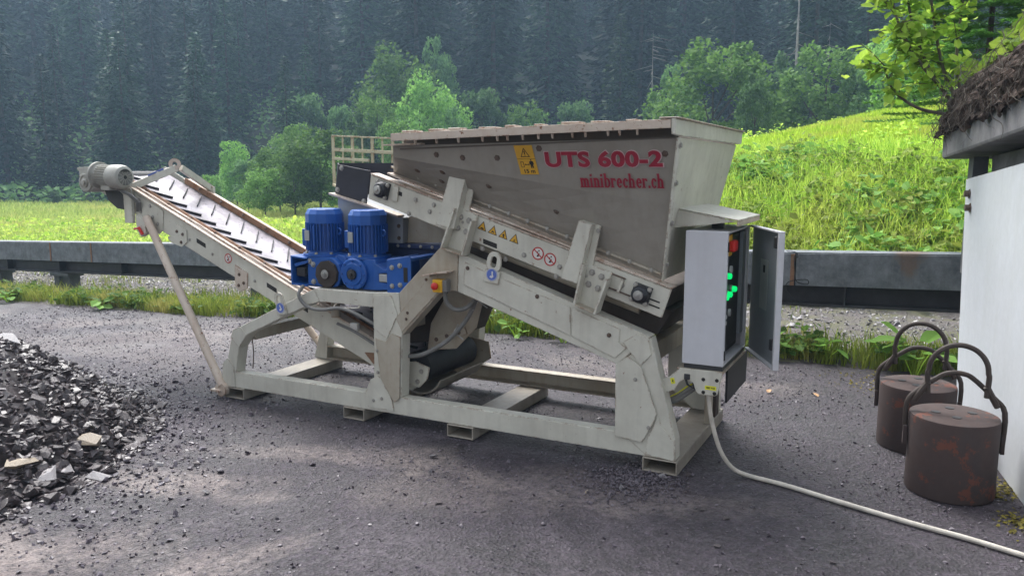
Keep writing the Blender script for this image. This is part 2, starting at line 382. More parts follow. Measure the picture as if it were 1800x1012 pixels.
# ------------------------------------------------------------ terrain
FX, FY, RX, RY_ = -.457, .8895, .8895, .457          # the valley's axes: across towards the forest, and along it
def vd(x, y): return (x-4.39)*FX+(y+4)*FY
def vs_(x, y): return (x-4.39)*RX+(y+4)*RY_
def from_valley(s, d): return (4.39+s*RX+d*FX, -4+s*RY_+d*FY)
def lowfreq(x, y): return .5*np.sin(.31*x+1.3)*np.cos(.27*y)+.35*np.sin(.71*x-.4*y)+.2*np.sin(1.7*x+1.1*y)
def yard(x): return -.5*(1-np.exp(-np.maximum(0., -np.asarray(x, float)-.8)/9.))
def edge(x):
    x = np.asarray(x, float); return 2.74+.075*np.maximum(x, 0)-.012*np.minimum(x, 0)*0+.03*np.sin(2.3*x)+.04*np.sin(.9*x+1)
def ground(x, y):
    x = np.asarray(x, float); y = np.asarray(y, float); d = vd(x, y)
    z = yard(x)
    off = y-edge(x)
    z = z+np.where(off < 0, -.05, np.minimum(off*.10, .05)+.012*lowfreq(x*5, y*5))
    H = np.clip(.78+.062*x, 0, 1.15)
    prof = 3.75*(1-np.exp(-np.maximum(y-5.7, 0)/8.2))
    crest = np.maximum(y-25, 0)
    z = z+np.maximum(H*prof-crest*.22*H, -1.0*H)*(y > 5.7)+.05*lowfreq(x, y)*np.clip((y-6)/4, 0, 1)
    z = z+np.maximum(d-50, 0)*.40*np.clip((d-50)/12, 0, 1)+np.clip((d-55)/30, 0, 1)*1.2*lowfreq(x*.25, y*.25)
    return z
def axis_pts(*segs):
    o = []
    for a, b, st in segs: o += list(np.arange(a, b, st))
    return np.array(o+[segs[-1][1]])
xs = axis_pts((-260, -60, 10), (-60, -16, 2), (-16, 8, .3), (8, 40, 2), (40, 260, 10))
ys = axis_pts((-60, -12, 4), (-12, 2, 1), (2, 8, .2), (8, 28, .6), (28, 70, 2), (70, 320, 8))
gx, gy = np.meshgrid(xs, ys); gz = ground(gx, gy); nx_, ny_ = len(xs), len(ys)
V = np.stack([gx.ravel(), gy.ravel(), gz.ravel()], 1)
idx = np.arange(nx_*ny_).reshape(ny_, nx_)
F = np.stack([idx[:-1, :-1].ravel(), idx[:-1, 1:].ravel(), idx[1:, 1:].ravel(), idx[1:, :-1].ravel()], 1)
fc = V[F].mean(1); fo = fc[:, 1]-edge(fc[:, 0]); fd_ = vd(fc[:, 0], fc[:, 1])
mi = np.where(fd_ > 49, 2, np.where((fo < 2.9) & (fc[:, 0] > -30), 0, 1))
tag(link('terrain', np_mesh('terrain', V, F, ['gravel_ground', 'meadow_ground', 'forest_floor'], 4, mi, True)), kind='structure')
# asphalt yard, a sheet of its own with gentle dips
ax_ = axis_pts((-24, -6, .5), (-6, 7, .07), (7, 12, .5)); ay = np.concatenate([np.linspace(0, 1, 150)])
gx, tt = np.meshgrid(ax_, ay); e = edge(gx)+.03*np.sin(9*gx)+.02*np.sin(23*gx+1); gy = -9+(e+9)*(1-(1-tt)**1.25)
def asph_z(x, y):
    x = np.asarray(x, float); y = np.asarray(y, float)
    return yard(x)+.003*np.sin(1.9*x+.7*y)*np.cos(1.3*y-.5*x)-.004
gz = asph_z(gx, gy); nx_, ny_ = len(ax_), len(ay)
V = np.stack([gx.ravel(), gy.ravel(), gz.ravel()], 1); idx = np.arange(nx_*ny_).reshape(ny_, nx_)
F = np.stack([idx[:-1, :-1].ravel(), idx[:-1, 1:].ravel(), idx[1:, 1:].ravel(), idx[1:, :-1].ravel()], 1)
tag(link('asphalt_yard', np_mesh('asphalt_yard', V, F, 'asphalt', 4, None, True)), kind='structure')
# ------------------------------------------------------------ the stone crusher
CR = empty('stone_crusher', (1.66, .53, 0), 'cream stone crusher with blue motors, hopper and long conveyor standing on the asphalt', 'crusher')
def part(mb, name, mat, parent=None, **kw): return mb.build(name, mat, parent if parent is not None else CR, **kw)
def far_copy(o, dy, name=None):
    c = o.copy(); COL.objects.link(c); c.location = Vector(o.location) + Vector((0, dy, 0)); return c
FD = .09; FAR = .975
frame_polys = {
 'arch_leg': [(.0,.08),(.111,.434),(.138,.497),(.212,.531),(.88,.838),(.925,.755),(.846,.733),(.673,.658),(.272,.478),(.178,.371),(.141,.193),(.133,.08)],
 'top_beam': [(.88,.84),(1.357,.845),(1.36,.753),(.962,.758),(.926,.755)],
 'post': [(1.345,.193),(1.360,.753),(1.357,.846),(1.553,.858),(1.574,.592),(1.556,.193)],
 'diagonal_brace': [(1.555,.858),(1.852,1.147),(1.896,1.153),(1.984,1.126),(1.974,.898),(1.862,.888),(1.576,.594)],
 'sloping_beam': [(1.986,1.127),(3.159,.735),(2.979,.568),(1.976,.896)],
 'end_leg': [(2.978,.565),(3.160,.732),(3.308,.19),(3.312,.08),(3.15,.08),(3.0,.193),(2.982,.193)],
}
FR = {}
for nm, poly in frame_polys.items():
    o = part(MB().prism(poly, 0.0, FD), nm, 'cream_dusty' if nm == 'diagonal_brace' else 'cream', bevel=.005); FR[nm] = o; far_copy(o, FAR)
def rail(mb, x0, x1):
    mb.box(x0, x1, .002, .014, .080, .192)
    mb.box(x0, x1, .0145, .085, .181, .192); mb.box(x0, x1, .0145, .085, .080, .091); return mb
o = part(rail(MB(), .10, 3.25), 'bottom_rail', 'cream', bevel=.003); FR['rail'] = o
o = part(rail(MB(), .10, 3.25), 'bottom_rail', 'cream_dusty', bevel=.003); o.location.y = 1.062; o.scale.y = -1
def hollow(x0, x1, t=.008, y0=-.012, y1=1.075, z0=.001, z1=.078):
    mb = MB(); mb.box(x0, x1, y0, y1, z1-t, z1); mb.box(x0, x1, y0, y1, z0, z0+t)
    mb.box(x0, x0+t, y0, y1, z0+t+.0003, z1-t-.0003); mb.box(x1-t, x1, y0, y1, z0+t+.0003, z1-t-.0003); return mb
for x0, x1 in ((.03, .215), (1.10, 1.27), (1.897, 2.08), (3.133, 3.325)):
    part(hollow(x0, x1), 'cross_beam', 'dusty_beam', bevel=.003)
def plate(poly, parent, y0=-.0065, y1=-.0004, mat='cream', name='gusset_plate'):
    o = MB().prism(poly, y0, y1).build(name, mat, parent, bevel=.002); return o
plate([(3.005,.694),(3.081,.745),(3.150,.728),(3.167,.642),(3.112,.578)], FR['sloping_beam'], -.0075)
plate([(2.972,.568),(3.040,.622),(3.105,.575),(3.118,.565),(3.206,.327),(3.193,.28),(3.128,.158),(2.976,.170)], FR['end_leg'], -.0135, -.0074, name='cover_plate')
plate([(3.205,.298),(3.216,.303),(3.232,.262),(3.306,.186),(3.308,.078),(3.148,.092),(3.16,.19)], FR['end_leg'], -.0065)
plate([(.111,.440),(.138,.499),(.205,.527),(.262,.474),(.185,.375)], FR['arch_leg'])
plate([(.001,.082),(.02,.24),(.062,.285),(.075,.287),(.125,.235),(.13,.082)], FR['arch_leg'])
plate([(1.282,.195),(1.325,.285),(1.378,.315),(1.405,.305),(1.49,.17),(1.50,.10),(1.30,.10)], FR['post'])
plate([(1.36,.62),(1.362,.83),(1.50,.84),(1.545,.72),(1.46,.56)], FR['post'])
plate([(1.51,.16),(1.41,.30),(1.375,.56),(1.455,.545),(1.50,.60),(1.568,.585),(1.55,.19)], FR['post'], -.0135, -.0072, 'cream_dusty', 'cover_plate')
plate([(2.02,.94),(2.03,1.075),(2.19,1.02),(2.70,.86),(2.705,.70)], FR['sloping_beam'], name='cover_plate')
plate([(2.712,.698),(2.708,.858),(2.99,.765),(2.985,.69),(3.03,.665),(2.965,.602)], FR['sloping_beam'], name='cover_plate')
plate([(1.575,.615),(1.53,.70),(1.79,.985),(1.84,.985),(1.85,.89)], FR['diagonal_brace'], -.0065, mat='cream_dusty', name='cover_plate')
bolts([(3.085,-.0135,.50),(3.165,-.0135,.245)], (0,-1,0), FR['end_leg'], .008, .007)
bolts([(1.41,-.0065,.17),(1.345,-.0065,.15),(1.39,-.0135,.48),(1.39,-.0135,.34)], (0,-1,0), FR['post'], .008, .007)
bolts([(2.50,-.0065,.905),(2.93,-.0075,.725),(2.05,-.0065,1.04)], (0,-1,0), FR['sloping_beam'], .009, .008, 'old_bolt')
bolts([(1.62,-.0065,.74),(1.61,-.0065,.70),(1.76,-.0065,.955)], (0,-1,0), FR['diagonal_brace'], .007, .006, 'old_bolt')
def eye_plate(cx, cz, ang, parent, h=.155, w=.048):
    """lifting lug: rounded plate with a slot and a round blue sticker"""
    f = Frame((cx, -.004, cz), (math.cos(ang), 0, math.sin(ang)), (-math.sin(ang), 0, math.cos(ang)))
    n = 12; outer = [(-w, 0), (-w*.9, h-w)] ; outer += [(-w*.9*math.cos(PI*k/n), h-w*.9+w*.9*math.sin(PI*k/n)) for k in range(1, n)] + [(w*.9, h-w), (w, 0)]
    # slot as inner loop: build as two half rings + plate below
    mb = MB(); s = w*.36; zc0, zc1 = h-w*1.55, h-w*.95
    loop_i = [(s*math.cos(a), zc1+s*math.sin(a)) for a in np.linspace(0, PI, 9)] + [(s*math.cos(a), zc0+s*math.sin(a)) for a in np.linspace(PI, 2*PI, 9)]
    loop_o = [(w*.9*math.cos(a), zc1+w*.9*math.sin(a)) for a in np.linspace(0, PI, 9)] + [(w*.95*math.cos(a), zc0+w*.95*max(math.sin(a), -.75)) for a in np.linspace(PI, 2*PI, 9)]
    m = len(loop_i); V = [f.pt(*p, 0) for p in loop_i+loop_o] + [f.pt(*p, .014) for p in loop_i+loop_o]
    F = []
    for k in range(m):
        j = (k+1) % m; F += [(k, j, m+j, m+k), (2*m+k, 3*m+k, 3*m+j, 2*m+j), (k, 2*m+k, 2*m+j, j), (m+k, m+j, 3*m+j, 3*m+k)]
    mb.add(V, F)
    bz = zc0-w*.70
    Q = [(-w*.95, bz), (w*.95, bz), (w, -.02), (-w, -.02)]
    mb.add([f.pt(*p, 0) for p in Q]+[f.pt(*p, .014) for p in Q], [(0,1,2,3),(7,6,5,4),(0,4,5,1),(1,5,6,2),(2,6,7,3),(3,7,4,0)])
    o = mb.build('lifting_lug', 'cream', parent, bevel=.0015)
    sb = MB(); f.disc(sb, 0, .028, .036, .0155, 0); f.ring(sb, 0, .028, .032, .034, .0162, 1)
    f.poly(sb, [(-.012,.012),(.004,.008),(.014,.020),(.008,.030),(.006,.048),(-.003,.048),(-.001,.030),(.004,.022),(-.006,.022)], .0165, 1)
    return o, sb
o, sb = eye_plate(2.212, .985, -.17, CR, h=.165, w=.050); sb.build('lifting_sticker', ['sign_blue', 'sign_white'], o)
o, sb = eye_plate(.605, .665, .22, CR, h=.135, w=.042); sb.build('lifting_sticker', ['sign_blue', 'sign_white'], o)
# dusty cross tubes between the two side frames
part(MB().box(.175, .255, .09, FAR, .42, .50), 'cross_tube', 'cream_dusty', bevel=.004)
part(MB().box(1.40, 1.52, .09, FAR, .60, .72), 'cross_tube', 'cream_dusty', bevel=.004)
part(MB().box(3.06, 3.13, .09, FAR, .55, .66), 'cross_tube', 'cream_dusty', bevel=.004)
for x, z0, z1, y in ((.19, .20, .42, .12), (.24, .33, .50, 1.0)):
    part(MB().tube([(x, y, z1), (x+.004, y+.003, (z0+z1)/2), (x-.004, y-.004, z0)], .004, 6), 'hanging_chain', 'old_bolt')

# ---- discharge conveyor
CY0, CY1 = .20, .85
def ct(x): return 1.433 - .426*(x+.999)       # top line of its side plates
def cbm(x): return 1.252 - .424*(x+1.022)
BE = Vector((.92, 0, -.392)); BN = Vector((.392, 0, .92))
conv = part(MB().prism([(-1.56, ct(-1.56)-.06), (-1.48, ct(-1.48)), (1.56, ct(1.56)), (1.60, ct(1.6)-.07), (1.50, cbm(1.5)), (-1.50, cbm(-1.5)), (-1.57, cbm(-1.5)+.07)], CY0, CY0+.008), 'conveyor_side_plate', 'cream', bevel=.002)
far_copy(conv, CY1-CY0-.008)
for y0, y1 in ((CY0-.022, CY0+.06), (CY1-.06, CY1+.022)):
    part(MB().add([(-1.20, y, ct(-1.20)+dz) for y in (y0, y1) for dz in (.001, .016)] + [(1.40, y, ct(1.40)+dz) for y in (y0, y1) for dz in (.001, .016)],
         [(0,1,3,2),(4,6,7,5),(0,4,5,1),(2,3,7,6),(0,2,6,4),(1,5,7,3)]), 'conveyor_flange', 'cream_rusty', bevel=.002)
for s_, yb, hh in ((1, CY0+.042, .022), (-1, CY1-.068, .030)):
    mb = MB(); lean = -.034*s_ if s_ > 0 else -.010
    for x in (-1.18, 1.35):
        for dy, dz in ((0, -.012), (.018, -.016), (.018-lean, hh), (-lean, hh+.004)): mb.add([(x, yb+dy, ct(x)+dz)], [])
    mb.f += [(0,1,2,3),(7,6,5,4),(0,4,5,1),(1,5,6,2),(2,6,7,3),(3,7,4,0)]; mb.m += [0]*6
    sk = part(mb, 'belt_skirt', 'rust_plank', bevel=.002)
    bolts([(x, yb+.020 if s_ > 0 else yb-.002, ct(x)+.018) for x in np.arange(-1.0, 1.2, .24)], (0, -1, .6), sk, .009, .008, 'old_bolt')
# thin cable run lying on the near flange
part(MB().tube([(x, CY0+.020+.004*math.sin(9*x), ct(x)+.026+.003*math.sin(13*x)) for x in np.linspace(-1.05, .9, 24)], .008, 8), 'cable_run', 'cream_rusty', smooth=True)
# belt, lying a little below the flange
mb = MB(); xs = np.linspace(-1.45, 1.5, 40)
for x in xs:
    for y, dz in ((.27, .012), (.40, -.006), (.52, -.012), (.65, -.006), (.78, .012)): mb.v.append((x, y, ct(x)-.028+dz))
for i in range(39):
    for j in range(4): mb.f.append((i*5+j, i*5+j+1, i*5+5+j+1, i*5+5+j)); mb.m.append(0)
belt = part(mb, 'conveyor_belt', 'belt', smooth=True)
sl = belt.modifiers.new('thickness', 'SOLIDIFY'); sl.thickness = .008; sl.offset = -1
for k in range(18):
    x0 = -1.40+.155*k
    for (ya, yb) in ((.315, .475), (.735, .575)):
        a = Vector((x0, ya, ct(x0)-.024+.006)); x1 = x0+.13; b = Vector((x1, yb, ct(x1)-.024-.003))
        MB().bar(a, b, .013 if ya < .5 else .008, .018, BN).build('cleat', 'dark_rubber', belt, bevel=.003)
part(MB().quad((-1.45, .26, cbm(-1.45)+.02), (1.45, .26, cbm(1.45)+.02), (1.45, .79, cbm(1.45)+.02), (-1.45, .79, cbm(-1.45)+.02)), 'return_belt', 'dark_rubber')
part(MB().lathe([(.02,-.03),(.02,0),(.105,.001),(.105,.60),(.02,.601),(.02,.63)], (1.53, .225, .335), (0,1,0), 28), 'tail_drum', 'dark_rubber', smooth=True)
part(MB().lathe([(.09,.0),(.09,.56)], (-1.46, .245, ct(-1.46)-.12), (0,1,0), 24), 'head_drum', 'dark_rubber', smooth=True)
tb = part(MB().prism([(1.40,.36),(1.55,.39),(1.66,.36),(1.64,.28),(1.58,.22),(1.48,.24)], .165, .178), 'tail_bearing_plate', 'cream', bevel=.002)
bolts([(1.47,.165,.31),(1.60,.165,.33),(1.57,.165,.26)], (0,-1,0), tb, .012, .01)
tb = part(MB().prism([(1.40,.36),(1.56,.42),(1.70,.40),(1.72,.28),(1.58,.19),(1.46,.24)], .872, .884), 'tail_bearing_plate', 'cream_dusty', bevel=.002)
tray = [(1.53+.175*math.cos(a), .315+.165*math.sin(a)) for a in np.linspace(-2.9, -.35, 12)]
part(MB().prism(tray+[(1.53+.163*math.cos(a), .315+.153*math.sin(a)) for a in np.linspace(-.35, -2.9, 12)], .25, .80), 'belt_scraper_tray', 'dusty_beam', smooth=True)
# plates and brackets on the near side
jp = part(MB().prism([(-1.05,1.43),(-.78,1.325),(-.74,1.30),(-.76,1.15),(-.80,1.12),(-1.02,1.23)], CY0-.007, CY0-.0005), 'joint_plate', 'cream', bevel=.002)
bolts([(-1.0,.193,1.38),(-.88,.193,1.335),(-.99,.193,1.29),(-.86,.193,1.25),(-.81,.193,1.20)], (0,-1,0), jp, .011, .008)
jp = part(MB().prism([(-.62,1.215),(-.50,1.165),(-.50,1.07),(-.56,1.035),(-.66,1.06),(-.70,1.09),(-.70,1.11),(-.63,1.11)], CY0-.010, CY0-.0005), 'latch_bracket', 'cream', bevel=.002)
bolts([(-.60,.19,1.15),(-.54,.19,1.13),(-.56,.19,1.07)], (0,-1,0), jp, .009, .008, 'old_bolt')
jp = part(MB().prism([(-.02,.93),(.10,.875),(.09,.76),(.02,.735),(-.03,.77)], CY0-.010, CY0-.0005), 'joint_plate', 'cream_rusty', bevel=.002)
bolts([(.02,.19,.86),(.06,.19,.80),(.01,.19,.78)], (0,-1,0), jp, .009, .008, 'old_bolt')
for x in (-.36, .32, .60):
    z = (ct(x)+cbm(x))/2
    MB().prism([(x-.045, z+.040), (x+.045, z+.002), (x+.045, z-.030), (x-.045, z+.008)], CY0-.0022, CY0-.0005).build('hand_slot', 'ink', conv)
bolts([(x, CY0-.001, ct(x)-.12) for x in (-.48,-.25,.16,.48)], (0,-1,0), conv, .008, .006)
def no_entry(f, r, parent):
    sb = MB(); f.disc(sb, 0, 0, r, .0015, 0); f.ring(sb, 0, 0, r*.80, r, .0022, 1)
    f.poly(sb, [(-r*.62,r*.50),(-r*.50,r*.62),(r*.62,-r*.50),(r*.50,-r*.62)], .0026, 1)
    f.poly(sb, [(-r*.25,-r*.5),(-.02*r,-r*.1),(-r*.3,r*.15),(-r*.05,r*.35),(r*.1,0),(r*.3,r*.1),(r*.1,-r*.5)], .0020, 2)
    f.disc(sb, r*.18, r*.42, r*.12, .0020, 2, 10)
    return sb.build('prohibition_sign', ['sign_white', 'sign_red', 'ink'], parent)
no_entry(Frame((-.09, CY0-.0005, ct(-.09)-.075), (1,0,-.43), (.43,0,1)), .036, conv)
# lifting bail over the head
bail = part(MB().box(-1.145, -1.055, CY0-.035, CY0-.008, 1.20, 1.47).bar((-1.10, CY0-.022, 1.465), (-.925, .50, 1.625), .035, .055).bar((-.925, .54, 1.625), (-.97, CY1+.03, 1.45), .035, .05).box(-1.02, -.93, CY1+.008, CY1+.034, 1.22, 1.47), 'lifting_bail', 'cream', bevel=.003)
mb = MB(); f = Frame((-.935, .49, 1.655), (.62, .78, 0), (0, 0, 1)); n = 20
V = [f.pt(r*math.cos(2*PI*k/n), r*math.sin(2*PI*k/n), h) for h in (0, .022) for r in (.018, .046) for k in range(n)]
for k in range(n):
    j = (k+1) % n; mb.add([], []); mb.f += [(k, j, n+j, n+k), (2*n+k, 3*n+k, 3*n+j, 2*n+j), (k, 2*n+k, 2*n+j, j), (n+k, n+j, 3*n+j, 3*n+k)]; mb.m += [0]*4
mb.v = [tuple(v) for v in V]; mb.build('lifting_eye', 'cream_rusty', bail, smooth=True)
f = Frame((-.985, .37, 1.585), Vector((.175, .33, .175)), Vector((0, -.5, .85)))
sb = MB(); f.disc(sb, 0, 0, .024, .004, 0); f.poly(sb, [(-.08,.022),(.05,.022),(.05,-.010),(-.08,-.010)], .0035, 0); f.poly(sb, [(-.01,-.014),(.004,-.014),(.004,.016),(-.01,.016)], .0045, 1); sb.build('lifting_sticker', ['sign_blue', 'sign_white'], bail)
# props holding the head up
for ya, yb, xb in ((CY0-.045, -.020, .02), (CY1+.045, 1.09, .05)):
    o = part(MB().tube([(-.885, ya, 1.25), (xb, yb, .085)], .030, 16), 'support_strut', 'cream_rusty', smooth=True)
    MB().lathe([(.05,-.02),(.05,.02)], (xb, yb, .06), (0,1,0), 16).build('strut_foot', 'cream_rusty', o)
    MB().tube([(-.99, ya-.03, 1.16), (-.93, ya-.035, 1.17), (-.90, ya-.03, 1.12)], [.008,.012,.012], 8).build('locking_pin', 'safety_red', o, smooth=True)
    MB().prism([(-.98,1.27),(-.88,1.23),(-.87,1.13),(-.93,1.10),(-.97,1.15)], ya-.022, ya+.022).build('strut_clevis', 'cream', o, bevel=.002)
part(MB().box(-.06, .03, -.06, .08, .045, .06), 'strut_pad', 'cream_rusty', bevel=.002)
# head gear motor: shaft box outside the plate, motor lying along the conveyor
gm = part(MB().prism([(-1.60,1.655),(-1.36,1.665),(-1.33,1.60),(-1.33,1.45),(-1.40,1.40),(-1.50,1.40),(-1.56,1.46),(-1.57,1.62),(-1.60,1.635)], .03, .185), 'head_gearbox', 'grey_motor', bevel=.012)
MB().lathe([(.10,0),(.10,.018),(.088,.024),(.075,.024),(.072,.014),(.05,.014),(.05,.03),(.028,.032),(.028,.05),(.012,.052)], (-1.455, .03, 1.50), (0,-1,0), 12).build('gearbox_cover', 'grey_motor', gm)
MB().lathe([(.045,.0),(.045,.008),(.02,.012)], (-1.455, .008, 1.50), (0,-1,0), 20).build('shaft_end', 'steel', gm, smooth=True)
ax = Vector((1, 0, -.05)).normalized(); mc = Vector((-1.33, .09, 1.575))
hm = part(MB().lathe([(.10,-.02),(.14,-.005),(.14,.02),(.115,.025),(.095,.05),(.095,.23)], mc, ax, 28), 'head_motor', 'grey_motor', smooth=True)
mb = MB()
for k in range(26):
    a = 2*PI*k/26; u = Vector((0, math.cos(a), math.sin(a))); mb.bar(mc+ax*.06+u*.10, mc+ax*.225+u*.10, .005, .032, u)
mb.build('cooling_fins', 'grey_motor', hm)
MB().lathe([(.098,.225),(.120,.228),(.124,.30),(.124,.36),(.112,.395),(.088,.408),(.086,.400),(.02,.398)], mc, ax, 32).build('fan_cowl', 'grey_motor', hm, smooth=True)
mb = MB(); e = mc+ax*.4095
for r in (.024, .036, .048, .060, .072, .084):
    mb.tube([e+Vector((0, math.cos(2*PI*k/24), math.sin(2*PI*k/24)))*r for k in range(25)], .0026, 5, False)
for k in range(12):
    u = Vector((0, math.cos(2*PI*k/12), math.sin(2*PI*k/12))); mb.tube([e+u*.02, e+u*.086], .0026, 5)
mb.build('fan_grille', 'grey_motor', hm)
MB().lathe([(.083,.4085),(.083,.4088)], mc, ax, 24).build('fan_opening', 'black_steel', hm)
MB().box(-1.24, -1.10, .03, .15, 1.42, 1.478).build('terminal_box', 'grey_motor', hm, bevel=.008)
bolts([mc+ax*.02+Vector((0, math.cos(a), math.sin(a)))*.125 for a in np.arange(0, 6.2, PI/4)], tuple(ax), hm, .009, .01)
for i in range(3):
    part(MB().tube([(-1.12+.02*i, .10, 1.46), (-1.04+.02*i, .13, 1.42), (-1.0+.02*i, .17, 1.36), (-1.03+.02*i, .19, 1.29)], .007, 8), 'motor_cable', 'cable_grey', smooth=True)
for o in (gm, hm):
    pv = Vector((-1.262, .10, 1.548)); o.scale = (.74,)*3; o.location = pv*.26
part(MB().prism([(-1.40,1.46),(-1.25,1.46),(-1.16,1.40),(-1.18,1.30),(-1.26,1.31),(-1.36,1.37)], .19, .198), 'motor_mount', 'black_steel', bevel=.003)

# ---- crusher, chute and hood
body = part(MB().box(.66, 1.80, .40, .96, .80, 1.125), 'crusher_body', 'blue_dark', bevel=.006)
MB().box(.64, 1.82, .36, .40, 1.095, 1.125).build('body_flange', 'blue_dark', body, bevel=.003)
bolts([(x, .36, 1.11) for x in np.arange(1.30, 1.80, .09)], (0,-1,0), body, .008, .007)
chute = part(MB().prism([(.805,1.126),(1.335,1.126),(1.345,1.295),(1.09,1.37),(.805,1.435)], .36, .92), 'feed_chute', 'grey_chute', bevel=.004)
MB().prism([(.775,1.455),(.775,1.440),(1.11,1.362),(1.345,1.300),(1.345,1.314),(1.11,1.377)], .30, .375).build('chute_flange', 'cream_rusty', chute, bevel=.002)
MB().prism([(1.335,1.126),(1.69,1.14),(1.62,1.36),(1.35,1.30)], .42, .43).build('chute_side_sheet', 'cream_dusty', chute)
bolts([(1.31,.36,1.24),(1.31,.36,1.16)], (0,-1,0), chute, .010, .008, 'old_bolt')
hood = part(MB().sheet([(.81,.33,1.450),(.845,.33,1.645),(1.108,.33,1.602),(1.07,.33,1.375)], .008, (0,1,0)), 'rubber_hood', 'hood_rubber', bevel=.002)
MB().sheet([(.50,.75,1.66),(1.35,.75,1.655),(1.35,.75,1.30),(.60,.75,1.40)], .008, (0,1,0)).build('hood_rear_sheet', 'hood_rubber', hood)
MB().sheet([(.81,.338,1.455),(.845,.338,1.645),(.50,.75,1.66),(.60,.75,1.44)], .008, (-1,0,0)).build('hood_side_sheet', 'hood_rubber', hood)
bolts([(.83,.33,1.475),(1.05,.33,1.40),(.87,.33,1.62)], (0,-1,0), hood, .013, .010)
# ---- two upright motors and their gearboxes
for i, xc in enumerate((.815, 1.175)):
    yc = .205
    mo = part(MB().lathe([(.148,1.040),(.148,1.056),(.118,1.06),(.107,1.075),(.107,1.25)], (xc, yc, 0), (0,0,1), 28), 'crusher_motor', 'blue', smooth=True)
    mb = MB()
    for k in range(34):
        a = 2*PI*k/34; u = Vector((math.cos(a), math.sin(a), 0)); mb.bar(Vector((xc, yc, 1.078))+u*.114, Vector((xc, yc, 1.262))+u*.114, .0055, .030, u)
    mb.build('cooling_fins', 'blue', mo)
    MB().lathe([(.122,1.252),(.126,1.256),(.126,1.318),(.108,1.350),(.10,1.352),(.0,1.352)], (xc, yc, 0), (0,0,1), 12).build('fan_cowl', 'blue', mo, bevel=.004)
    MB().box(xc-.155, xc-.085, yc-.055, yc+.06, 1.10, 1.215).build('terminal_box', 'blue', mo, bevel=.006)
    MB().box(xc-.060, xc-.022, yc-.136, yc-.128, 1.145, 1.212).build('name_plate', 'label_metal', mo)
    mb = MB(); mb.tube([(xc+.135+.018*math.cos(a), yc-.02, 1.205+.018*math.sin(a)) for a in np.linspace(0, 2*PI, 15)], .006, 8, False); mb.build('lifting_eye', 'blue', mo, smooth=True)
    MB().box(xc+.01, xc+.022, yc-.137, yc-.12, 1.09, 1.24).build('fin_rib', 'blue', mo, bevel=.002)
    bolts([(xc+.132*math.cos(a), yc+.132*math.sin(a), 1.056) for a in np.arange(PI+.3, 2*PI, .75)], (0,0,1), mo, .010, .012)
g1 = part(MB().prism([(.775,1.038),(1.00,1.040),(1.045,1.0),(1.06,.93),(1.03,.855),(.97,.838),(.775,.842)], .06, .38), 'gearbox', 'blue', bevel=.012)
MB().lathe([(.090,0),(.090,.022),(.055,.024),(.035,.024),(.033,.034),(.012,.036)], (.952, .06, .935), (0,-1,0), 10).build('rubber_disc', 'dark_brown', g1)
MB().lathe([(.030,0),(.030,.012),(.012,.014),(.012,.024),(.004,.025)], (.952, .036, .935), (0,-1,0), 20).build('shaft_end', 'steel', g1, smooth=True)
MB().prism([(.95,1.02),(1.00,1.06),(1.06,1.05),(1.12,.98),(1.05,.99)], .10, .30).build('housing_lug', 'blue', g1, bevel=.008)
bolts([(.83,.06,.875),(.80,.06,1.01),(.83,.06,.99)], (0,-1,0), g1, .014, .012, 'steel')
mb = MB().prism([(.66,1.045),(.79,1.035),(.79,1.022),(.672,1.03),(.672,.86),(.79,.853),(.79,.842),(.66,.848)], .03, .20); mb.build('torque_bracket', 'blue', g1, bevel=.004)
MB().box(.69, .765, .05, .16, .905, .965).build('rubber_buffer', 'dark_rubber', g1, bevel=.006)
MB().prism([(.68,.99),(.80,1.02),(.80,1.0),(.69,.97)], .04, .2).build('torque_arm', 'blue', g1, bevel=.003)
MB().sheet([(.674,.19,.86),(.79,.19,.86),(.79,.19,1.02),(.674,.19,1.02)], .005, (0,1,0)).build('bracket_back', 'blue_dark', g1)
g2 = part(MB().prism([(1.075,1.0),(1.10,1.039),(1.33,1.040),(1.345,.99),(1.36,.845),(1.10,.842),(1.07,.89)], .075, .38), 'gearbox', 'blue', bevel=.012)
MB().lathe([(.104,0),(.104,.02),(.096,.028),(.075,.028),(.070,.036),(.045,.036),(.043,.030),(.02,.030)], (1.165, .075, .945), (0,-1,0), 28).build('gearbox_cover', 'blue', g2, smooth=True)
MB().lathe([(.032,0),(.032,.018),(.014,.020),(.014,.030),(.004,.031)], (1.165, .045, .945), (0,-1,0), 20).build('shaft_end', 'black_steel', g2, smooth=True)
bolts([(1.165+.088*math.cos(a), .047, .945+.088*math.sin(a)) for a in np.arange(0, 6.2, PI/4)], (0,-1,0), g2, .007, .007, 'blue')
MB().prism([(1.32,1.03),(1.40,.985),(1.455,.985),(1.455,.968),(1.36,.96),(1.36,.905),(1.455,.90),(1.44,.86),(1.32,.85)], .06, .24).build('torque_bracket', 'blue', g2, bevel=.004)
MB().box(1.365, 1.455, .055, .15, .908, .957).build('rubber_buffer', 'label_metal', g2, bevel=.004)
mb = MB().prism([(1.455,1.055),(1.62,1.085),(1.635,1.075),(1.635,.90),(1.575,.845),(1.455,.838)], .015, .03); mb.box(1.452, 1.470, .03, .36, .842, 1.06); mb.box(1.56, 1.632, .03, .36, 1.055, 1.072)
sup = mb.build('support_plate', 'blue', g2, bevel=.003)
bolts([(1.495,.015,1.01),(1.555,.015,1.025),(1.495,.015,.895),(1.555,.015,.905)], (0,-1,0), g2, .012, .010, 'steel')
MB().box(1.582, 1.612, .0135, .0148, .925, 1.015).build('plate_slot', 'ink', g2)
part(MB().box(.66, 1.62, .04, .36, .8462, .850), 'mounting_strip', 'black_steel')
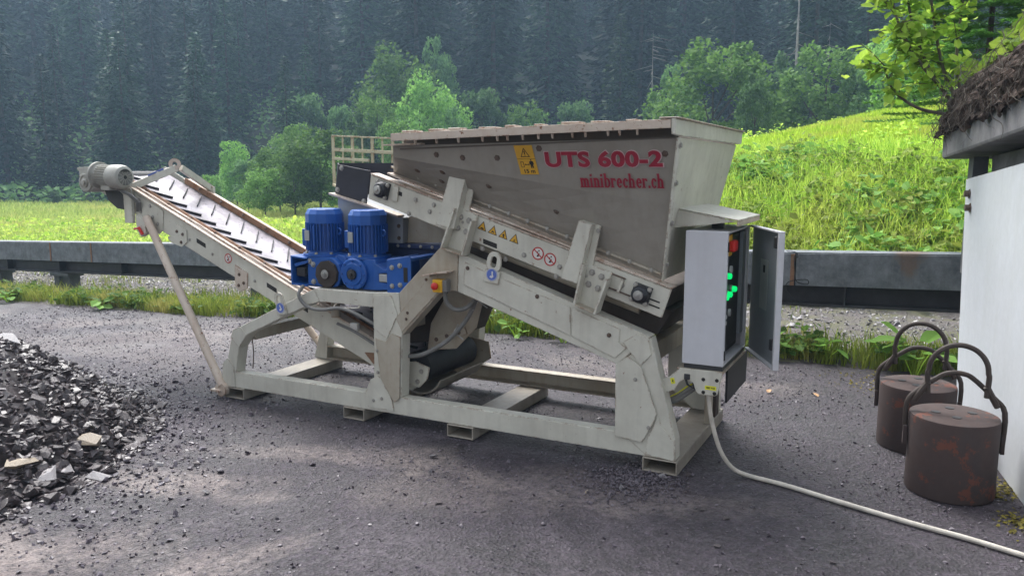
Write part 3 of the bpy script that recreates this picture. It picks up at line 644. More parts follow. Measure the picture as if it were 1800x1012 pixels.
# dark inside under the crusher
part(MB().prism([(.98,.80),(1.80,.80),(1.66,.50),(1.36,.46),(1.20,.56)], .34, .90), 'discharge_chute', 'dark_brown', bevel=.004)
dp = part(MB().prism([(1.56,.44),(1.59,.62),(1.74,.86),(1.95,.875),(1.98,.80),(1.93,.62),(1.78,.47)], .30, .308), 'chute_skirt', 'cream_dusty', bevel=.002)
sp = MB().bar((1.60,.292,.505), (1.86,.292,.60), .012, .05).build('clamp_strip', 'cream_dusty', dp, bevel=.002)
bolts([(1.64,.285,.52),(1.72,.285,.55),(1.81,.285,.582)], (0,-1,0), dp, .010, .008, 'old_bolt')
part(MB().tube([(.60,.30,.70),(.95,.26,.56),(1.25,.25,.44)], .02, 8), 'grease_pipe', 'dark_brown', smooth=True)
part(MB().box(1.04, 1.10, .155, .19, .545, .60), 'sensor_box', 'sign_white', bevel=.006)
part(MB().lathe([(.03,0),(.03,.11),(.022,.12)], (.93,.15,.63), (0,0,1), 16), 'limit_switch', 'cream_dusty', smooth=True)
part(MB().prism([(1.13,.40),(1.36,.41),(1.36,.27),(1.20,.33)], .19, .198), 'red_guard', 'rust_plank')
# ---- belt feeder under the hopper
TX, TZ = .9562, -.2928          # feeder runs down to the right
fd = part(MB().prism([(1.342,1.578),(3.257,.991),(3.206,.836),(1.318,1.43)], .03, .045), 'feeder_side_plate', 'cream', bevel=.003)
part(MB().prism([(1.342,1.578),(3.257,.991),(3.206,.836),(1.318,1.43)], 1.015, 1.03), 'feeder_side_plate', 'cream_dusty', bevel=.003)
MB().prism([(1.345,1.580),(3.259,.993),(3.261,1.000),(1.347,1.588)], .022, .11).build('feeder_flange', 'cream_rusty', fd, bevel=.002)
fb = part(MB().prism([(1.36,1.545),(3.22,.975),(3.19,.87),(1.34,1.44)], .07, .99), 'feeder_belt', 'feeder_dark')
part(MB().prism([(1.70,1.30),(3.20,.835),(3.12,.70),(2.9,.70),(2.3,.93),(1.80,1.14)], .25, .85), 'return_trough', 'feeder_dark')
part(MB().tube([(1.95,.16,1.19),(3.05,.16,.85)], .028, 12), 'idler_pipe', 'cream_dusty', smooth=True)
def flange_bearing(x, z, parent):
    f = Frame((x, .03, z), (TX, 0, TZ), (-TZ, 0, TX)); q = .052
    mb = MB(); P = [(-q,-q),(q,-q),(q,q),(-q,q)]
    mb.add([f.pt(a, b, 0) for a, b in P]+[f.pt(a*.95, b*.95, .022) for a, b in P], [(0,1,2,3),(4,7,6,5),(0,4,5,1),(1,5,6,2),(2,6,7,3),(3,7,4,0)])
    mb.lathe([(.050,.02),(.046,.040),(.036,.052),(.030,.053)], (x, .03, z), (0,-1,0), 24)
    o = mb.build('flange_bearing', 'black_plate', parent, bevel=.004)
    MB().lathe([(.026,.05),(.026,.066),(.010,.068),(.010,.074),(.003,.075)], (x, .03, z), (0,-1,0), 18).build('bearing_shaft', 'steel', parent, smooth=True)
    bolts([f.pt(a*.76, b*.76, .022) for a, b in P], (0,-1,0), parent, .010, .010)
flange_bearing(1.432, 1.487, fd); flange_bearing(3.095, .957, fd)
MB().prism([(1.515,1.515),(1.555,1.505),(1.540,1.415),(1.500,1.42)], .018, .029).build('tension_block', 'cream', fd, bevel=.002)
MB().prism([(2.985,1.03),(3.00,1.025),(2.975,.955),(2.96,.96)], .010, .029).build('tension_block', 'cream', fd, bevel=.002)
for k in (-.045, .045): MB().tube([(2.88-k*.3, .022, 1.03+k), (3.02-k*.3, .022, .987+k)], .005, 6).build('tension_rod', 'old_bolt', fd)
for dx, dz in ((1.56,1.462),):
    MB().prism([(dx-.045,dz+.022),(dx+.040,dz-.004),(dx+.040,dz-.030),(dx-.045,dz-.004)] if dx > 2 else [(dx-.02,dz+.02),(dx+.012,dz+.01),(dx+.012,dz-.015),(dx-.02,dz-.005)], .0285, .0298).build('hand_slot', 'ink', fd)
MB().prism([(2.135,1.213),(2.225,1.186),(2.225,1.158),(2.135,1.185)], .0285, .0298).build('hand_slot', 'ink', fd)
bolts([(1.67,.03,1.43),(1.77,.03,1.36),(1.80,.03,1.40),(2.13,.03,1.155),(2.28,.03,1.10),(2.62,.03,1.075),(2.60,.03,1.02),(2.985,.03,.995),(2.40,.03,1.13),(1.62,.03,1.345)], (0,-1,0), fd, .011, .009)
for z in (.935, .905): MB().bar((3.135,.029,z), (3.195,.029,z-.018), .0015, .008).build('tension_slot', 'ink', fd)
# tube stiffeners carrying the hopper
for P in ([(1.955,1.590),(2.062,1.575),(1.975,1.265),(1.850,1.288)], [(2.757,1.340),(2.832,1.318),(2.752,.996),(2.655,1.018)]):
    o = part(MB().prism(P, -.035, .029), 'hopper_stiffener', 'cream', bevel=.004)
    MB().prism([(P[1][0]+.001, P[1][1]), (P[1][0]+.032, P[1][1]-.01), (P[2][0]+.05, P[2][1]+.0), (P[2][0]+.002, P[2][1]+.01)], .016, .0285).build('stiffener_flange', 'cream', o, bevel=.002)
    bolts([(P[1][0]+.018, .016, P[1][1]-.035), (P[2][0]+.034, .016, P[2][1]+.04)], (0,-1,0), o, .009, .008)
# U brackets standing on the sloping beam
for P in ([(1.985,1.392),(2.108,1.345),(2.042,1.112),(1.890,1.152)], [(2.785,1.105),(2.935,1.062),(2.865,.838),(2.735,.882)]):
    o = part(MB().prism(P, .012, .0285), 'feeder_bracket', 'cream', bevel=.003)
    a, b, c, d = P
    MB().prism([a, (a[0]+.012, a[1]-.004), (d[0]+.012, d[1]-.004), d], -.055, .0115).build('bracket_side', 'cream', o, bevel=.002)
    MB().prism([(b[0]-.012, b[1]+.004-.03), (b[0], b[1]-.03), c, (c[0]-.012, c[1]+.004)], -.055, .0115).build('bracket_side', 'cream', o, bevel=.002)
    MB().prism([(d[0]+.013, d[1]-.004), (d[0]+.013, d[1]+.006), (c[0]-.013, c[1]+.014), (c[0]-.013, c[1]+.004)], -.055, .0115).build('bracket_foot', 'cream_dusty', o, bevel=.002)
    cx, cz = (a[0]+b[0]+c[0]+d[0])/4, (a[1]+b[1]+c[1]+d[1])/4
    bolts([(cx-.01, .012, cz+.085), (cx+.045, .012, cz+.065), (cx-.03, .012, cz+.02), (cx+.025, .012, cz+.0)], (0,-1,0), o, .013, .011)
def warn_triangle(f, s, parent, kind):
    sb = MB(); h = s*.87
    f.poly(sb, [(-s/2,0),(s/2,0),(0,h)], .0012, 1); f.poly(sb, [(-s*.40,s*.058),(s*.40,s*.058),(0,h-s*.12)], .0018, 0)
    shapes = [[(-.18,.12),(.16,.10),(.2,.2),(.02,.26),(-.12,.24)], [(-.16,.1),(.02,.2),(.18,.12),(.12,.26),(-.06,.34)], [(-.1,.1),(0,.22),(-.16,.3),(.0,.46),(.1,.3),(.06,.2),(.16,.1)], [(-.16,.1),(.16,.1),(.1,.16),(.02,.16),(.08,.36),(-.06,.24),(-.02,.16)]]
    f.poly(sb, [(x*s, y*s) for x, y in shapes[kind]], .0023, 1)
    return sb.build('warning_triangle', ['sign_yellow', 'ink'], parent)
for k in range(4):
    x = 2.125+.0695*k; z = 1.262-.0213*k
    warn_triangle(Frame((x, .030, z), (TX, 0, TZ), (-TZ, 0, TX)), .062, fd, k)
for x, z in ((2.487,1.143), (2.562,1.113)): no_entry(Frame((x, .030, z), (1,0,0), (0,0,1)), .037, fd)
# ---- hopper
TL, TR = Vector((1.641,-.15,1.744)), Vector((3.313,-.15,1.760)); CLp, CRp = Vector((1.625,-.128,1.681)), Vector((3.262,-.03,1.426))
BL, BR = Vector((1.464,.10,1.592)), Vector((3.185,.10,1.028))
def patch(a, b, c, d, nx=8, ny=4):
    mb = MB()
    for j in range(ny+1):
        for i in range(nx+1):
            u, w = i/nx, j/ny; mb.v.append(tuple((a*(1-u)+b*u)*(1-w)+(d*(1-u)+c*u)*w))
    for j in range(ny):
        for i in range(nx): mb.f.append((j*(nx+1)+i, j*(nx+1)+i+1, (j+1)*(nx+1)+i+1, (j+1)*(nx+1)+i)); mb.m.append(0)
    return mb
def mirY(p): return Vector((p[0], 1.06-p[1], p[2]))
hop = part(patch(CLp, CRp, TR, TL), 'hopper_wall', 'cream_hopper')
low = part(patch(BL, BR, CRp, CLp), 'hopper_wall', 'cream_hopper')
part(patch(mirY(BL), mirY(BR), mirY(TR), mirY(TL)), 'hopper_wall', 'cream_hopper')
endw = part(patch(BR, mirY(BR), mirY(TR), TR), 'hopper_end_wall', 'cream')
part(patch(BL, mirY(BL), mirY(TL), TL), 'hopper_end_wall', 'cream_dusty')
for o in (hop, low, endw): pass
# corner angle where side and end wall meet, with bolts
ca = part(MB().bar(BR+Vector((.006,-.002,0)), TR+Vector((.008,-.004,0)), .030, .008, (1,-.3,0)), 'corner_angle', 'cream', bevel=.002)
bolts([BR.lerp(TR, k)+Vector((.014, .012, 0)) for k in (.12,.42,.70,.95)], (1,0,0), endw, .012, .010)
def rimz(x): return 1.809 + (x-1.70)*.0217
def rim_run(prof, name, mat, parent=None, x0=1.69, x1=3.305, **kw):
    mb = MB(); n = len(prof)
    for x in (x0, x1):
        for y, z in prof: mb.v.append((x, y, rimz(x)+z))
    mb.f += [tuple(range(n)), tuple(range(2*n-1, n-1, -1))]+[(i, n+i, n+(i+1) % n, (i+1) % n) for i in range(n)]; mb.m = [0]*(n+2)
    return part(mb, name, mat, parent, **kw)
rim = rim_run([(-.24,0),(-.24,-.042),(-.231,-.042),(-.231,-.007),(-.098,-.007),(-.098,0)], 'hopper_rim', 'cream_rusty', bevel=.002)
rim_run([(-.112,-.0075),(-.112,-.080),(-.150,-.080),(-.150,-.088),(-.100,-.088),(-.100,-.0075)], 'rim_wall', 'rim_brown_shade')
rim_run([(1.30,0),(1.30,-.042),(1.291,-.042),(1.291,-.007),(1.188,-.007),(1.188,0)], 'hopper_rim', 'cream_rusty', bevel=.002)
rim_run([(1.210,-.0075),(1.210,-.088),(1.195,-.088),(1.195,-.0075)], 'rim_wall', 'cream_hopper')
part(MB().prism([(-.245,1.846),(-.238,1.772),(-.16,1.768),(1.22,1.768),(1.285,1.772),(1.31,1.846)], 3.308, 3.330, 'x'), 'hopper_rim', 'cream', bevel=.003)
part(MB().box(3.25, 3.345, -.247, 1.312, 1.8475, 1.853), 'rim_cap', 'cream_rusty', bevel=.002)
for k, x in enumerate((1.84,1.98,2.12,2.27,2.36,2.42,2.51,2.60,2.68,2.79,2.86,2.98,3.04,3.13)):
    MB().prism([(-.230,rimz(x)-.009),(-.230,rimz(x)-.050),(-.222,rimz(x)-.066),(-.212,rimz(x)-.066),(-.212,rimz(x)-.009)], x, x+.008, 'x').build('rim_tab', 'cream_rusty', rim)
rng2 = random.Random(5)
for k in range(9):
    x = 1.75+k*.165+rng2.uniform(-.02,.02); MB().box(x, x+rng2.uniform(.05,.11), -.225, -.15, rimz(x)+.004, rimz(x)+.010+rng2.uniform(0,.006)).build('rust_flake', 'cream_rusty', rim, bevel=.003)
part(MB().sheet([(1.60,-.19,1.744),(1.86,-.19,1.748),(1.86,-.145,1.748),(1.60,-.145,1.744)], .008, (0,0,1)), 'hopper_ledge', 'cream_rusty', bevel=.002)
# angle strips where the wall meets the feeder
for dz, y0, y1, m in ((-.012, .03, .098, 'cream_rusty'), (.028, .070, .092, 'cream_dusty')):
    mb = MB()
    for P in (BL, BR):
        for y, z in ((y0, 0), (y1, 0), (y1, .012), (y0, .012)): mb.v.append((P.x, y, P.z+dz+z))
    mb.f += [(0,1,2,3),(7,6,5,4),(0,4,5,1),(1,5,6,2),(2,6,7,3),(3,7,4,0)]; mb.m = [0]*6
    st = part(mb, 'seal_strip', m, bevel=.002)
bolts([BL.lerp(BR, k)+Vector((0,-.032,.036)) for k in np.linspace(.05,.97,14)], (0,-1,0), low, .009, .008, 'bolt_steel')
def on_low(u, w): return (BL*(1-u)+BR*u)*(1-w)+(CLp*(1-u)+CRp*u)*w
ln = (BR-BL).cross(CLp-BL).normalized(); ln = ln if ln.y < 0 else -ln
un = (TR-TL).cross(CRp-TL).normalized(); un = un if un.y < 0 else -un
bolts([on_low(.10,.55), on_low(.20,.75), on_low(.20,.40), on_low(.38,.66), on_low(.63,.50), on_low(.28,.30)], tuple(ln), low, .013, .006, 'old_bolt', 'plug')
bolts([TL.lerp(TR,.17)+un*.0-Vector((0,-.02,.055)), TL.lerp(TR,.555)+un*.0-Vector((0,-.012,.035)), TL.lerp(TR,.96)-Vector((0,-.028,.075)), TL.lerp(TR,.27)-Vector((0,-.027,.075)), TL.lerp(TR,.40)-Vector((0,-.028,.08))], tuple(un), hop, .012, .006, 'old_bolt', 'plug')
# lettering and danger sign on the upper wall
upv = Vector((0, .3593, -1)); upv = -upv
def hop_pt(x, z): return Vector((x, -.15+(1.752-z)*.3593 - (x-2.4)*.0035, z))
ft = Frame(hop_pt(2.593, 1.617)+un*.003, (1, 0, 0), (0, -.3593, 1))
def fit_text(body, w, h, off, **kw):
    vs, fs = text_mesh(body, 1.0, off, **kw); xs = [p[0] for p in vs]; ys = [p[1] for p in vs]
    sx = w/(max(xs)-min(xs)); sy = h/(max(ys)-min(ys)); x0, y0 = min(xs), min(ys)
    return [((x-x0)*sx, (y-y0)*sy) for x, y in vs], fs
mb = MB(); v1, f1 = fit_text('UTS 600-2', .647, .098, .060, spacing=1.05); ft.shape(mb, v1, f1, .0010, 1, 0, 0)
v2, f2 = fit_text('UTS 600-2', .637, .088, .042, spacing=1.05); ft.shape(mb, v2, f2, .0022, 0, .004, .004)
mb.build('lettering', ['letter_red', 'letter_edge'], hop)
ft2 = Frame(hop_pt(2.779, 1.517)+un*.003, (1, 0, 0), (0, -.3593, 1))
# heavy condensed slab letters, stroke by stroke (each stroke a hair above the last)
mb = MB(); SLH = [.0010]
def stroke(pts): SLH[0] += .00006; ft2.poly(mb, pts, SLH[0], 0)
def srect(x0, y0, x1, y1): stroke([(x0, y0), (x1, y0), (x1, y1), (x0, y1)])
def arc_band(cx, cy, rx, ry, tx, ty, a0, a1, n=14):
    an = np.linspace(a0, a1, n); SLH[0] += .00006; mb.cur = 0
    P = [ft2.pt(cx+rx*math.cos(a), cy+ry*math.sin(a), SLH[0]) for a in an]+[ft2.pt(cx+(rx-tx)*math.cos(a), cy+(ry-ty)*math.sin(a), SLH[0]) for a in an]
    mb.add(P, [(i, i+1, n+i+1, n+i) for i in range(n-1)])
XH, AS, ST, SE = .052, .077, .0135, .0065
def stem(x, top, foot=True):
    srect(x, 0, x+ST, top); stroke([(x-.006, top-.002), (x+.002, top-.010), (x+ST*.6, top-.002), (x+ST*.6, top)])
    if foot: srect(x-.0045, 0, x+ST+.0045, SE)
def arch(x, w):
    arc_band(x+w/2+ST*.5-.001, XH-.020, w/2+ST*.5+.001, .020, ST, .010, 0, PI*.93); srect(x+w, 0, x+w+ST, XH-.019); srect(x+w-.0045, 0, x+w+ST+.0045, SE)
def ringl(x, w, a0, a1): arc_band(x+w/2, XH/2, w/2, XH/2+.001, ST, .008, a0, a1, 22)
xx = .007
for ch in 'minibrecher.ch':
    if ch == 'm': stem(xx, XH); arch(xx, .0215); arch(xx+.0215, .0215); xx += .043+ST+.011
    elif ch == 'n': stem(xx, XH); arch(xx, .0225); xx += .0225+ST+.011
    elif ch == 'h': stem(xx, AS); arch(xx, .0225); xx += .0225+ST+.011
    elif ch == 'i': stem(xx, XH); stroke([(xx-.001, XH+.007), (xx+ST+.001, XH+.010), (xx+ST+.001, XH+.023), (xx-.001, XH+.020)]); xx += ST+.011
    elif ch == 'b': stem(xx, AS, False); srect(xx, 0, xx+ST, .004); arc_band(xx+.018, XH/2, .0215, XH/2+.001, ST, .008, -PI*.62, PI*.62, 18); xx += .0395+.006
    elif ch == 'r': stem(xx, XH); arc_band(xx+ST+.008, XH-.016, .011, .016, .0095, .010, .0, PI*.85); xx += ST+.018+.005
    elif ch == 'e': ringl(xx, .036, PI*.0, PI*1.80); srect(xx+ST*.8, XH*.46, xx+.0355, XH*.46+.0065); xx += .036+.0055
    elif ch == 'c': ringl(xx, .035, PI*.22, PI*1.80); srect(xx+.022, XH*.66, xx+.034, XH*.66+.010); xx += .035+.0055
    elif ch == '.': srect(xx-.001, 0, xx+.0125, .0135); xx += .019
LW = xx-.006; k_ = .455/LW
o3 = Vector(ft2.o)
mb.v = [tuple(o3+ft2.u*((Vector(p)-o3).dot(ft2.u)*k_)+ft2.v*((Vector(p)-o3).dot(ft2.v))+ft2.n*((Vector(p)-o3).dot(ft2.n))) for p in mb.v]
mb.build('lettering', 'letter_red', hop)
fs = Frame(hop_pt(2.420, 1.585)+un*.003, (1, 0, 0), (-.16, -.3593, 1)); mb = MB()
# the plate leans with the wall's top edge: shear by offsetting rows
def sh(x, y): return (x-.12*(y-.08), y)
fs = Frame(hop_pt(2.432, 1.583)+un*.003, (1, 0, 0), (0, -.3593, 1))
W_, H_ = .108, .163
fs.poly(mb, [sh(0,0), sh(W_,0), sh(W_,H_), sh(0,H_)], .0006, 0)
for (x0,y0,x1,y1) in ((0,.0865,W_,.0885),):
    fs.poly(mb, [sh(x0,y0), sh(x1,y0), sh(x1,y1), sh(x0,y1)], .0012, 1)
fs.poly(mb, [sh(.026,.098), sh(.082,.098), sh(.054,.150)], .0012, 1); fs.poly(mb, [sh(.033,.102), sh(.075,.102), sh(.054,.141)], .0017, 0)
fs.poly(mb, [sh(.0515,.113), sh(.0565,.113), sh(.0575,.132), sh(.0505,.132)], .0022, 1); fs.poly(mb, [sh(.0515,.105), sh(.0565,.105), sh(.0565,.110), sh(.0515,.110)], .0022, 1)
fs.poly(mb, [sh(.015,.040), sh(.034,.040), sh(.034,.072), sh(.015,.072)], .0012, 1); fs.poly(mb, [sh(.018,.043), sh(.031,.043), sh(.031,.069), sh(.018,.069)], .0017, 0)
fs.poly(mb, [sh(.038,.056), sh(.045,.050), sh(.045,.054), sh(.060,.054), sh(.060,.050), sh(.067,.056), sh(.060,.062), sh(.060,.058), sh(.045,.058), sh(.045,.062)], .0012, 1)
fs.poly(mb, [sh(.072,.036), sh(.078,.036), sh(.080,.050), sh(.082,.036), sh(.088,.036), sh(.088,.056), sh(.093,.056), sh(.092,.072), sh(.084,.076), sh(.076,.076), sh(.068,.072), sh(.067,.056), sh(.072,.056)], .0012, 1); fs.disc(mb, sh(.080,.082)[0], .0815, .004, .0012, 1, 10)
v4, f4 = fit_text('15 m', .064, .022, .03); v4 = [sh(x+.026, y+.008) for x, y in v4]; fs.shape(mb, v4, f4, .0012, 1)
mb.build('danger_sign', ['sign_yellow', 'ink'], hop)
# canopy over the control cabinet
cp = part(MB().sheet([(3.235,.14,1.405),(3.575,.07,1.352),(3.575,.66,1.352),(3.235,.80,1.405)], .006, (0,0,1)), 'canopy', 'cream', bevel=.001)
MB().sheet([(3.235,.135,1.403),(3.575,.065,1.350),(3.42,.10,1.33),(3.225,.135,1.305)], .005, (0,-1,0)).build('canopy_gusset', 'cream', cp)
MB().box(3.568, 3.574, .068, .66, 1.326, 1.351).build('canopy_lip', 'cream_rusty', cp)
MB().box(3.40, 3.46, .25, .29, 1.30, 1.365).build('canopy_spacer', 'black_steel', cp)

# ---- control cabinet
X0, X1, Y0, Y1, Z0, Z1 = 3.315, 3.530, .055, .625, .602, 1.298; T = .012
mb = MB(); mb.box(X0, X1, Y0, Y0+T, Z0, Z1); mb.box(X0, X1, Y1-T, Y1, Z0, Z1); mb.box(X0, X0+T, Y0+T, Y1-T, Z0, Z1); mb.box(X0+T, X1, Y0+T, Y1-T, Z1-T, Z1); mb.box(X0+T, X1, Y0+T, Y1-T, Z0, Z0+T)
cab = part(mb, 'control_cabinet', 'white_cabinet', bevel=.003)
MB().box(X0+.01, X1-.005, Y0+.006, Y1-.01, Z0-.024, Z0-.001).build('plinth', 'black_steel', cab)
for ya_ in (Y0+T, Y1-T-.022): MB().box(X1-.022, X1-.002, ya_, ya_+.022, Z0+T, Z1-T).build('door_frame', 'white_cabinet', cab)
pan = MB().box(X1-.040, X1-.030, Y0+.035, Y1-.12, Z0+.06, Z1-.03).build('switch_panel', 'panel_black', cab)
MB().box(X1-.04, X1-.012, Y1-.115, Y1-.035, Z0+.09, Z1-.03).build('cable_trunking', 'inside_grey', cab, bevel=.003)
MB().box(X1-.10, X1-.05, Y0+.02, Y1-.02, Z0+.02, Z0+.10).build('terminal_row', 'black_steel', cab)
ms = MB().lathe([(.055,0),(.055,.01),(.045,.012)], (X1-.030, .205, 1.215), (1,0,0), 24).build('main_switch', 'safety_yellow', cab, smooth=True)
MB().box(X1-.018, X1+.016, .165, .245, 1.185, 1.245).build('switch_handle', 'safety_red', cab, bevel=.012)
MB().box(X1-.03, X1-.024, .13, .28, 1.16, 1.27).build('switch_plate', 'safety_yellow', cab)
for y, z in ((.17,1.06),(.12,.955),(.20,.960),(.31,.975)):
    MB().lathe([(.017,0),(.017,.012),(.015,.030),(.009,.034)], (X1-.030, y, z), (1,0,0), 16).build('green_lamp', 'lamp_green', cab, smooth=True)
    MB().lathe([(.022,0),(.022,.010)], (X1-.0302, y, z), (1,0,0), 16).build('lamp_ring', 'steel', cab)
for y, z, r in ((.28,1.08,.022),(.12,.83,.015),(.19,.84,.012),(.28,.85,.02)):
    MB().lathe([(r,0),(r,.010),(r*.6,.012)], (X1-.030, y, z), (1,0,0), 16).build('rotary_switch', 'lamp_off', cab, smooth=True)
for y0, z0, w, h in ((.10,.80,.05,.012),(.20,.79,.04,.02)): MB().box(X1-.030, X1-.0285, y0, y0+w, z0, z0+h).build('switch_label', 'sign_white', cab)
H0 = Vector((3.537, .622, 0)); H1 = Vector((3.772, .158, 0)); dd = (H1-H0).normalized(); dn = Vector((-dd.y, dd.x, 0)); dn = dn if dn.x > 0 else -dn
def door_pt(u, w, z): return H0 + dd*u + dn*w + Vector((0, 0, z))
DL = (H1-H0).length
def dbox(mb, u0, u1, w0, w1, z0, z1):
    mb.add([door_pt(u, w, z) for z in (z0, z1) for u, w in ((u0,w0),(u1,w0),(u1,w1),(u0,w1))], [(0,3,2,1),(4,5,6,7),(0,1,5,4),(1,2,6,5),(2,3,7,6),(3,0,4,7)]); return mb
door = dbox(MB(), 0, DL, .014, .018, .588, 1.300).build('cabinet_door', 'white_cabinet', cab, bevel=.001)
mb = MB(); dbox(mb, DL-.022, DL, -.012, .0139, .588, 1.300); dbox(mb, 0, DL-.0221, -.012, .0139, 1.290, 1.300); dbox(mb, 0, DL-.0221, -.012, .0139, .588, .598); mb.build('door_rim', 'white_cabinet', cab, bevel=.002)
dbox(MB(), .003, DL-.023, .0115, .0138, .599, 1.289).build('door_lining', 'inside_grey', cab)
dbox(MB(), .17, .30, .0100, .0112, .86, 1.13).build('door_notice', 'label_metal', cab)
dbox(MB(), .22, .25, .0085, .0098, 1.06, 1.10).build('notice_mark', 'ink', cab)
for z in (.68, 1.21): dbox(MB(), DL-.08, DL-.045, -.014, .011, z, z+.06).build('door_lock', 'black_steel', cab, bevel=.006)
for z in (.66, 1.22): MB().box(X1+.001, X1+.006, Y0+.004, Y0+.016, z-.025, z+.025).build('lock_slot', 'ink', cab)
bk = part(MB().prism([(3.205,.502),(3.25,.520),(3.312,.577),(3.536,.577),(3.509,.455),(3.495,.447),(3.415,.447),(3.398,.46),(3.383,.505),(3.345,.52),(3.31,.50),(3.285,.455),(3.22,.43)], .040, .050), 'cabinet_bracket', 'cream', bevel=.003)
MB().box(3.29, 3.536, .0505, .62, .566, .5765).build('bracket_tray', 'cream_dusty', bk, bevel=.002)
bolts([(3.435,.040,.53),(3.505,.040,.532),(3.437,.040,.462),(3.495,.040,.462)], (0,-1,0), bk, .007, .004, 'ink', 'hole')
f = Frame((3.445, .0395, .478), (1,0,0), (0,0,1)); mb = MB(); f.poly(mb, [(0,0),(.058,0),(.058,.022),(0,.022)], .0006, 0); v5, f5 = fit_text('400 Volt', .046, .011, .03); f.shape(mb, v5, f5, .0012, 1, .006, .006); mb.build('voltage_label', ['lemon', 'ink'], bk)
f = Frame((3.268, .0395, .485), (1,0,.3), (-.3,0,1)); mb = MB(); f.poly(mb, [(0,0),(.022,0),(.022,.032),(0,.032)], .0006, 0); f.poly(mb, [(.012,.004),(.014,.016),(.018,.016),(.009,.029),(.011,.018),(.006,.018)], .0012, 1); mb.build('voltage_label', ['lemon', 'ink'], bk)
part(MB().box(3.500, 3.512, .27, .80, .352, .545), 'mud_guard', 'black_plate', bevel=.003)
part(MB().box(3.290, 3.323, .70, .78, .0785, .565), 'cabinet_post', 'cream_dusty', bevel=.003)
part(MB().box(3.285, 3.323, .86, .95, .0785, .90), 'cabinet_post', 'dark_brown', bevel=.003)
for k in range(3):
    part(MB().tube([(3.40, .075+.012*k, .505-.012*k), (3.345, .08+.01*k, .475-.02*k), (3.29, .10, .425-.018*k), (3.23, .12, .385-.015*k), (3.15, .13, .375)], .013 if k else .004, 10), 'supply_cable', 'cable_grey' if k else 'lemon', smooth=True)
part(MB().tube([(3.335, .055, .53), (3.350, .050, .49), (3.385, .055, .47), (3.372, .06, .515), (3.335, .056, .52)], .006, 8), 'cable_tie', 'cable_black', smooth=True)
part(MB().box(3.335, 3.365, .03, .045, .52, .55), 'cable_clip', 'black_steel', bevel=.003)
# ---- emergency stop and hoses
part(MB().prism([(1.775,.990),(1.87,1.012),(1.955,1.022),(1.955,1.014),(1.87,1.003),(1.775,.981)], -.085, -.002), 'stop_shelf', 'cream_rusty', bevel=.002)
es = part(MB().box(1.838, 1.905, -.062, -.008, .890, .968), 'emergency_stop', 'safety_yellow', bevel=.006)
MB().box(1.9053, 1.935, -.058, -.008, .894, .968).build('stop_housing', 'cable_grey', es, bevel=.005)
MB().lathe([(.012,0),(.012,.012),(.022,.014),(.022,.026),(.014,.032),(.003,.033)], (1.868, -.062, .930), (0,-1,0), 20).build('stop_button', 'safety_red', es, smooth=True)
def smoothpath(pts, n=6):
    P = [Vector(p) for p in pts]; out = []
    for i in range(len(P)-1):
        p0, p1, p2, p3 = P[max(i-1,0)], P[i], P[i+1], P[min(i+2, len(P)-1)]
        for k in range(n):
            t = k/n; out.append(.5*((2*p1)+(p2-p0)*t+(2*p0-5*p1+4*p2-p3)*t*t+(3*p1-p0-3*p2+p3)*t**3))
    return out+[P[-1]]
for pts, r in (([(1.905,-.03,.893),(1.905,-.01,.83),(1.94,.02,.785),(2.00,.05,.79),(2.05,.11,.85)], .013),
               ([(2.05,.12,.87),(1.99,.10,.73),(1.86,.08,.58),(1.70,.06,.48),(1.56,.08,.445),(1.40,.12,.45)], .014),
               ([(.775,.02,.85),(.775,-.03,.80),(.815,-.03,.74),(.88,-.02,.71),(.98,-.02,.712),(1.10,-.02,.730),(1.22,-.02,.71),(1.35,.02,.64),(1.40,.10,.60)], .012),
               ([(.98,.10,.60),(1.1,.13,.55),(1.25,.14,.48),(1.36,.13,.44)], .010)):
    part(MB().tube(smoothpath(pts), r, 10), 'hose', 'cable_grey', smooth=True)
part(MB().tube(smoothpath([(1.07,-.004,.755),(1.07,-.02,.735),(1.24,-.02,.742),(1.25,-.004,.757)]), .004, 6), 'hose_hook', 'cream')
for (x, z) in ((2.05,.83),(1.88,.62)):
    part(MB().tube([(x+.02,.13,z+.05),(x-.03,.10,z-.06)], .005, 6).tube([(x,.115,z),(x+.06,.12,z-.04)], .005, 6), 'wire_hook', 'steel')
# guard railing on the far side
mb = MB(); RX0, RX1, RY = .155, 1.12, 1.10
def rt(x): return 1.878-.052*(x-.155)
for dz, h in ((0, .012), (-.108, .026), (-.178, .022)): mb.bar((RX0, RY, rt(RX0)+dz), (RX1 if dz > -.15 else .52, RY, rt(RX1 if dz > -.15 else .52)+dz), .012, h)
for k, x in enumerate(np.arange(.155, 1.13, .0966)): mb.bar((x, RY+.014, rt(x)), (x, RY+.014, rt(x)-(.39 if k == 0 else .26)), .016 if k % 2 else .030, .006, (0,1,0))
mb.bar((.155, RY+.014, 1.49), (.50, .80, 1.47), .03, .02); mb.bar((.88, RY+.014, 1.70), (.88, 1.03, 1.30), .03, .02)
part(mb, 'guard_railing', 'green_cream', bevel=.002)
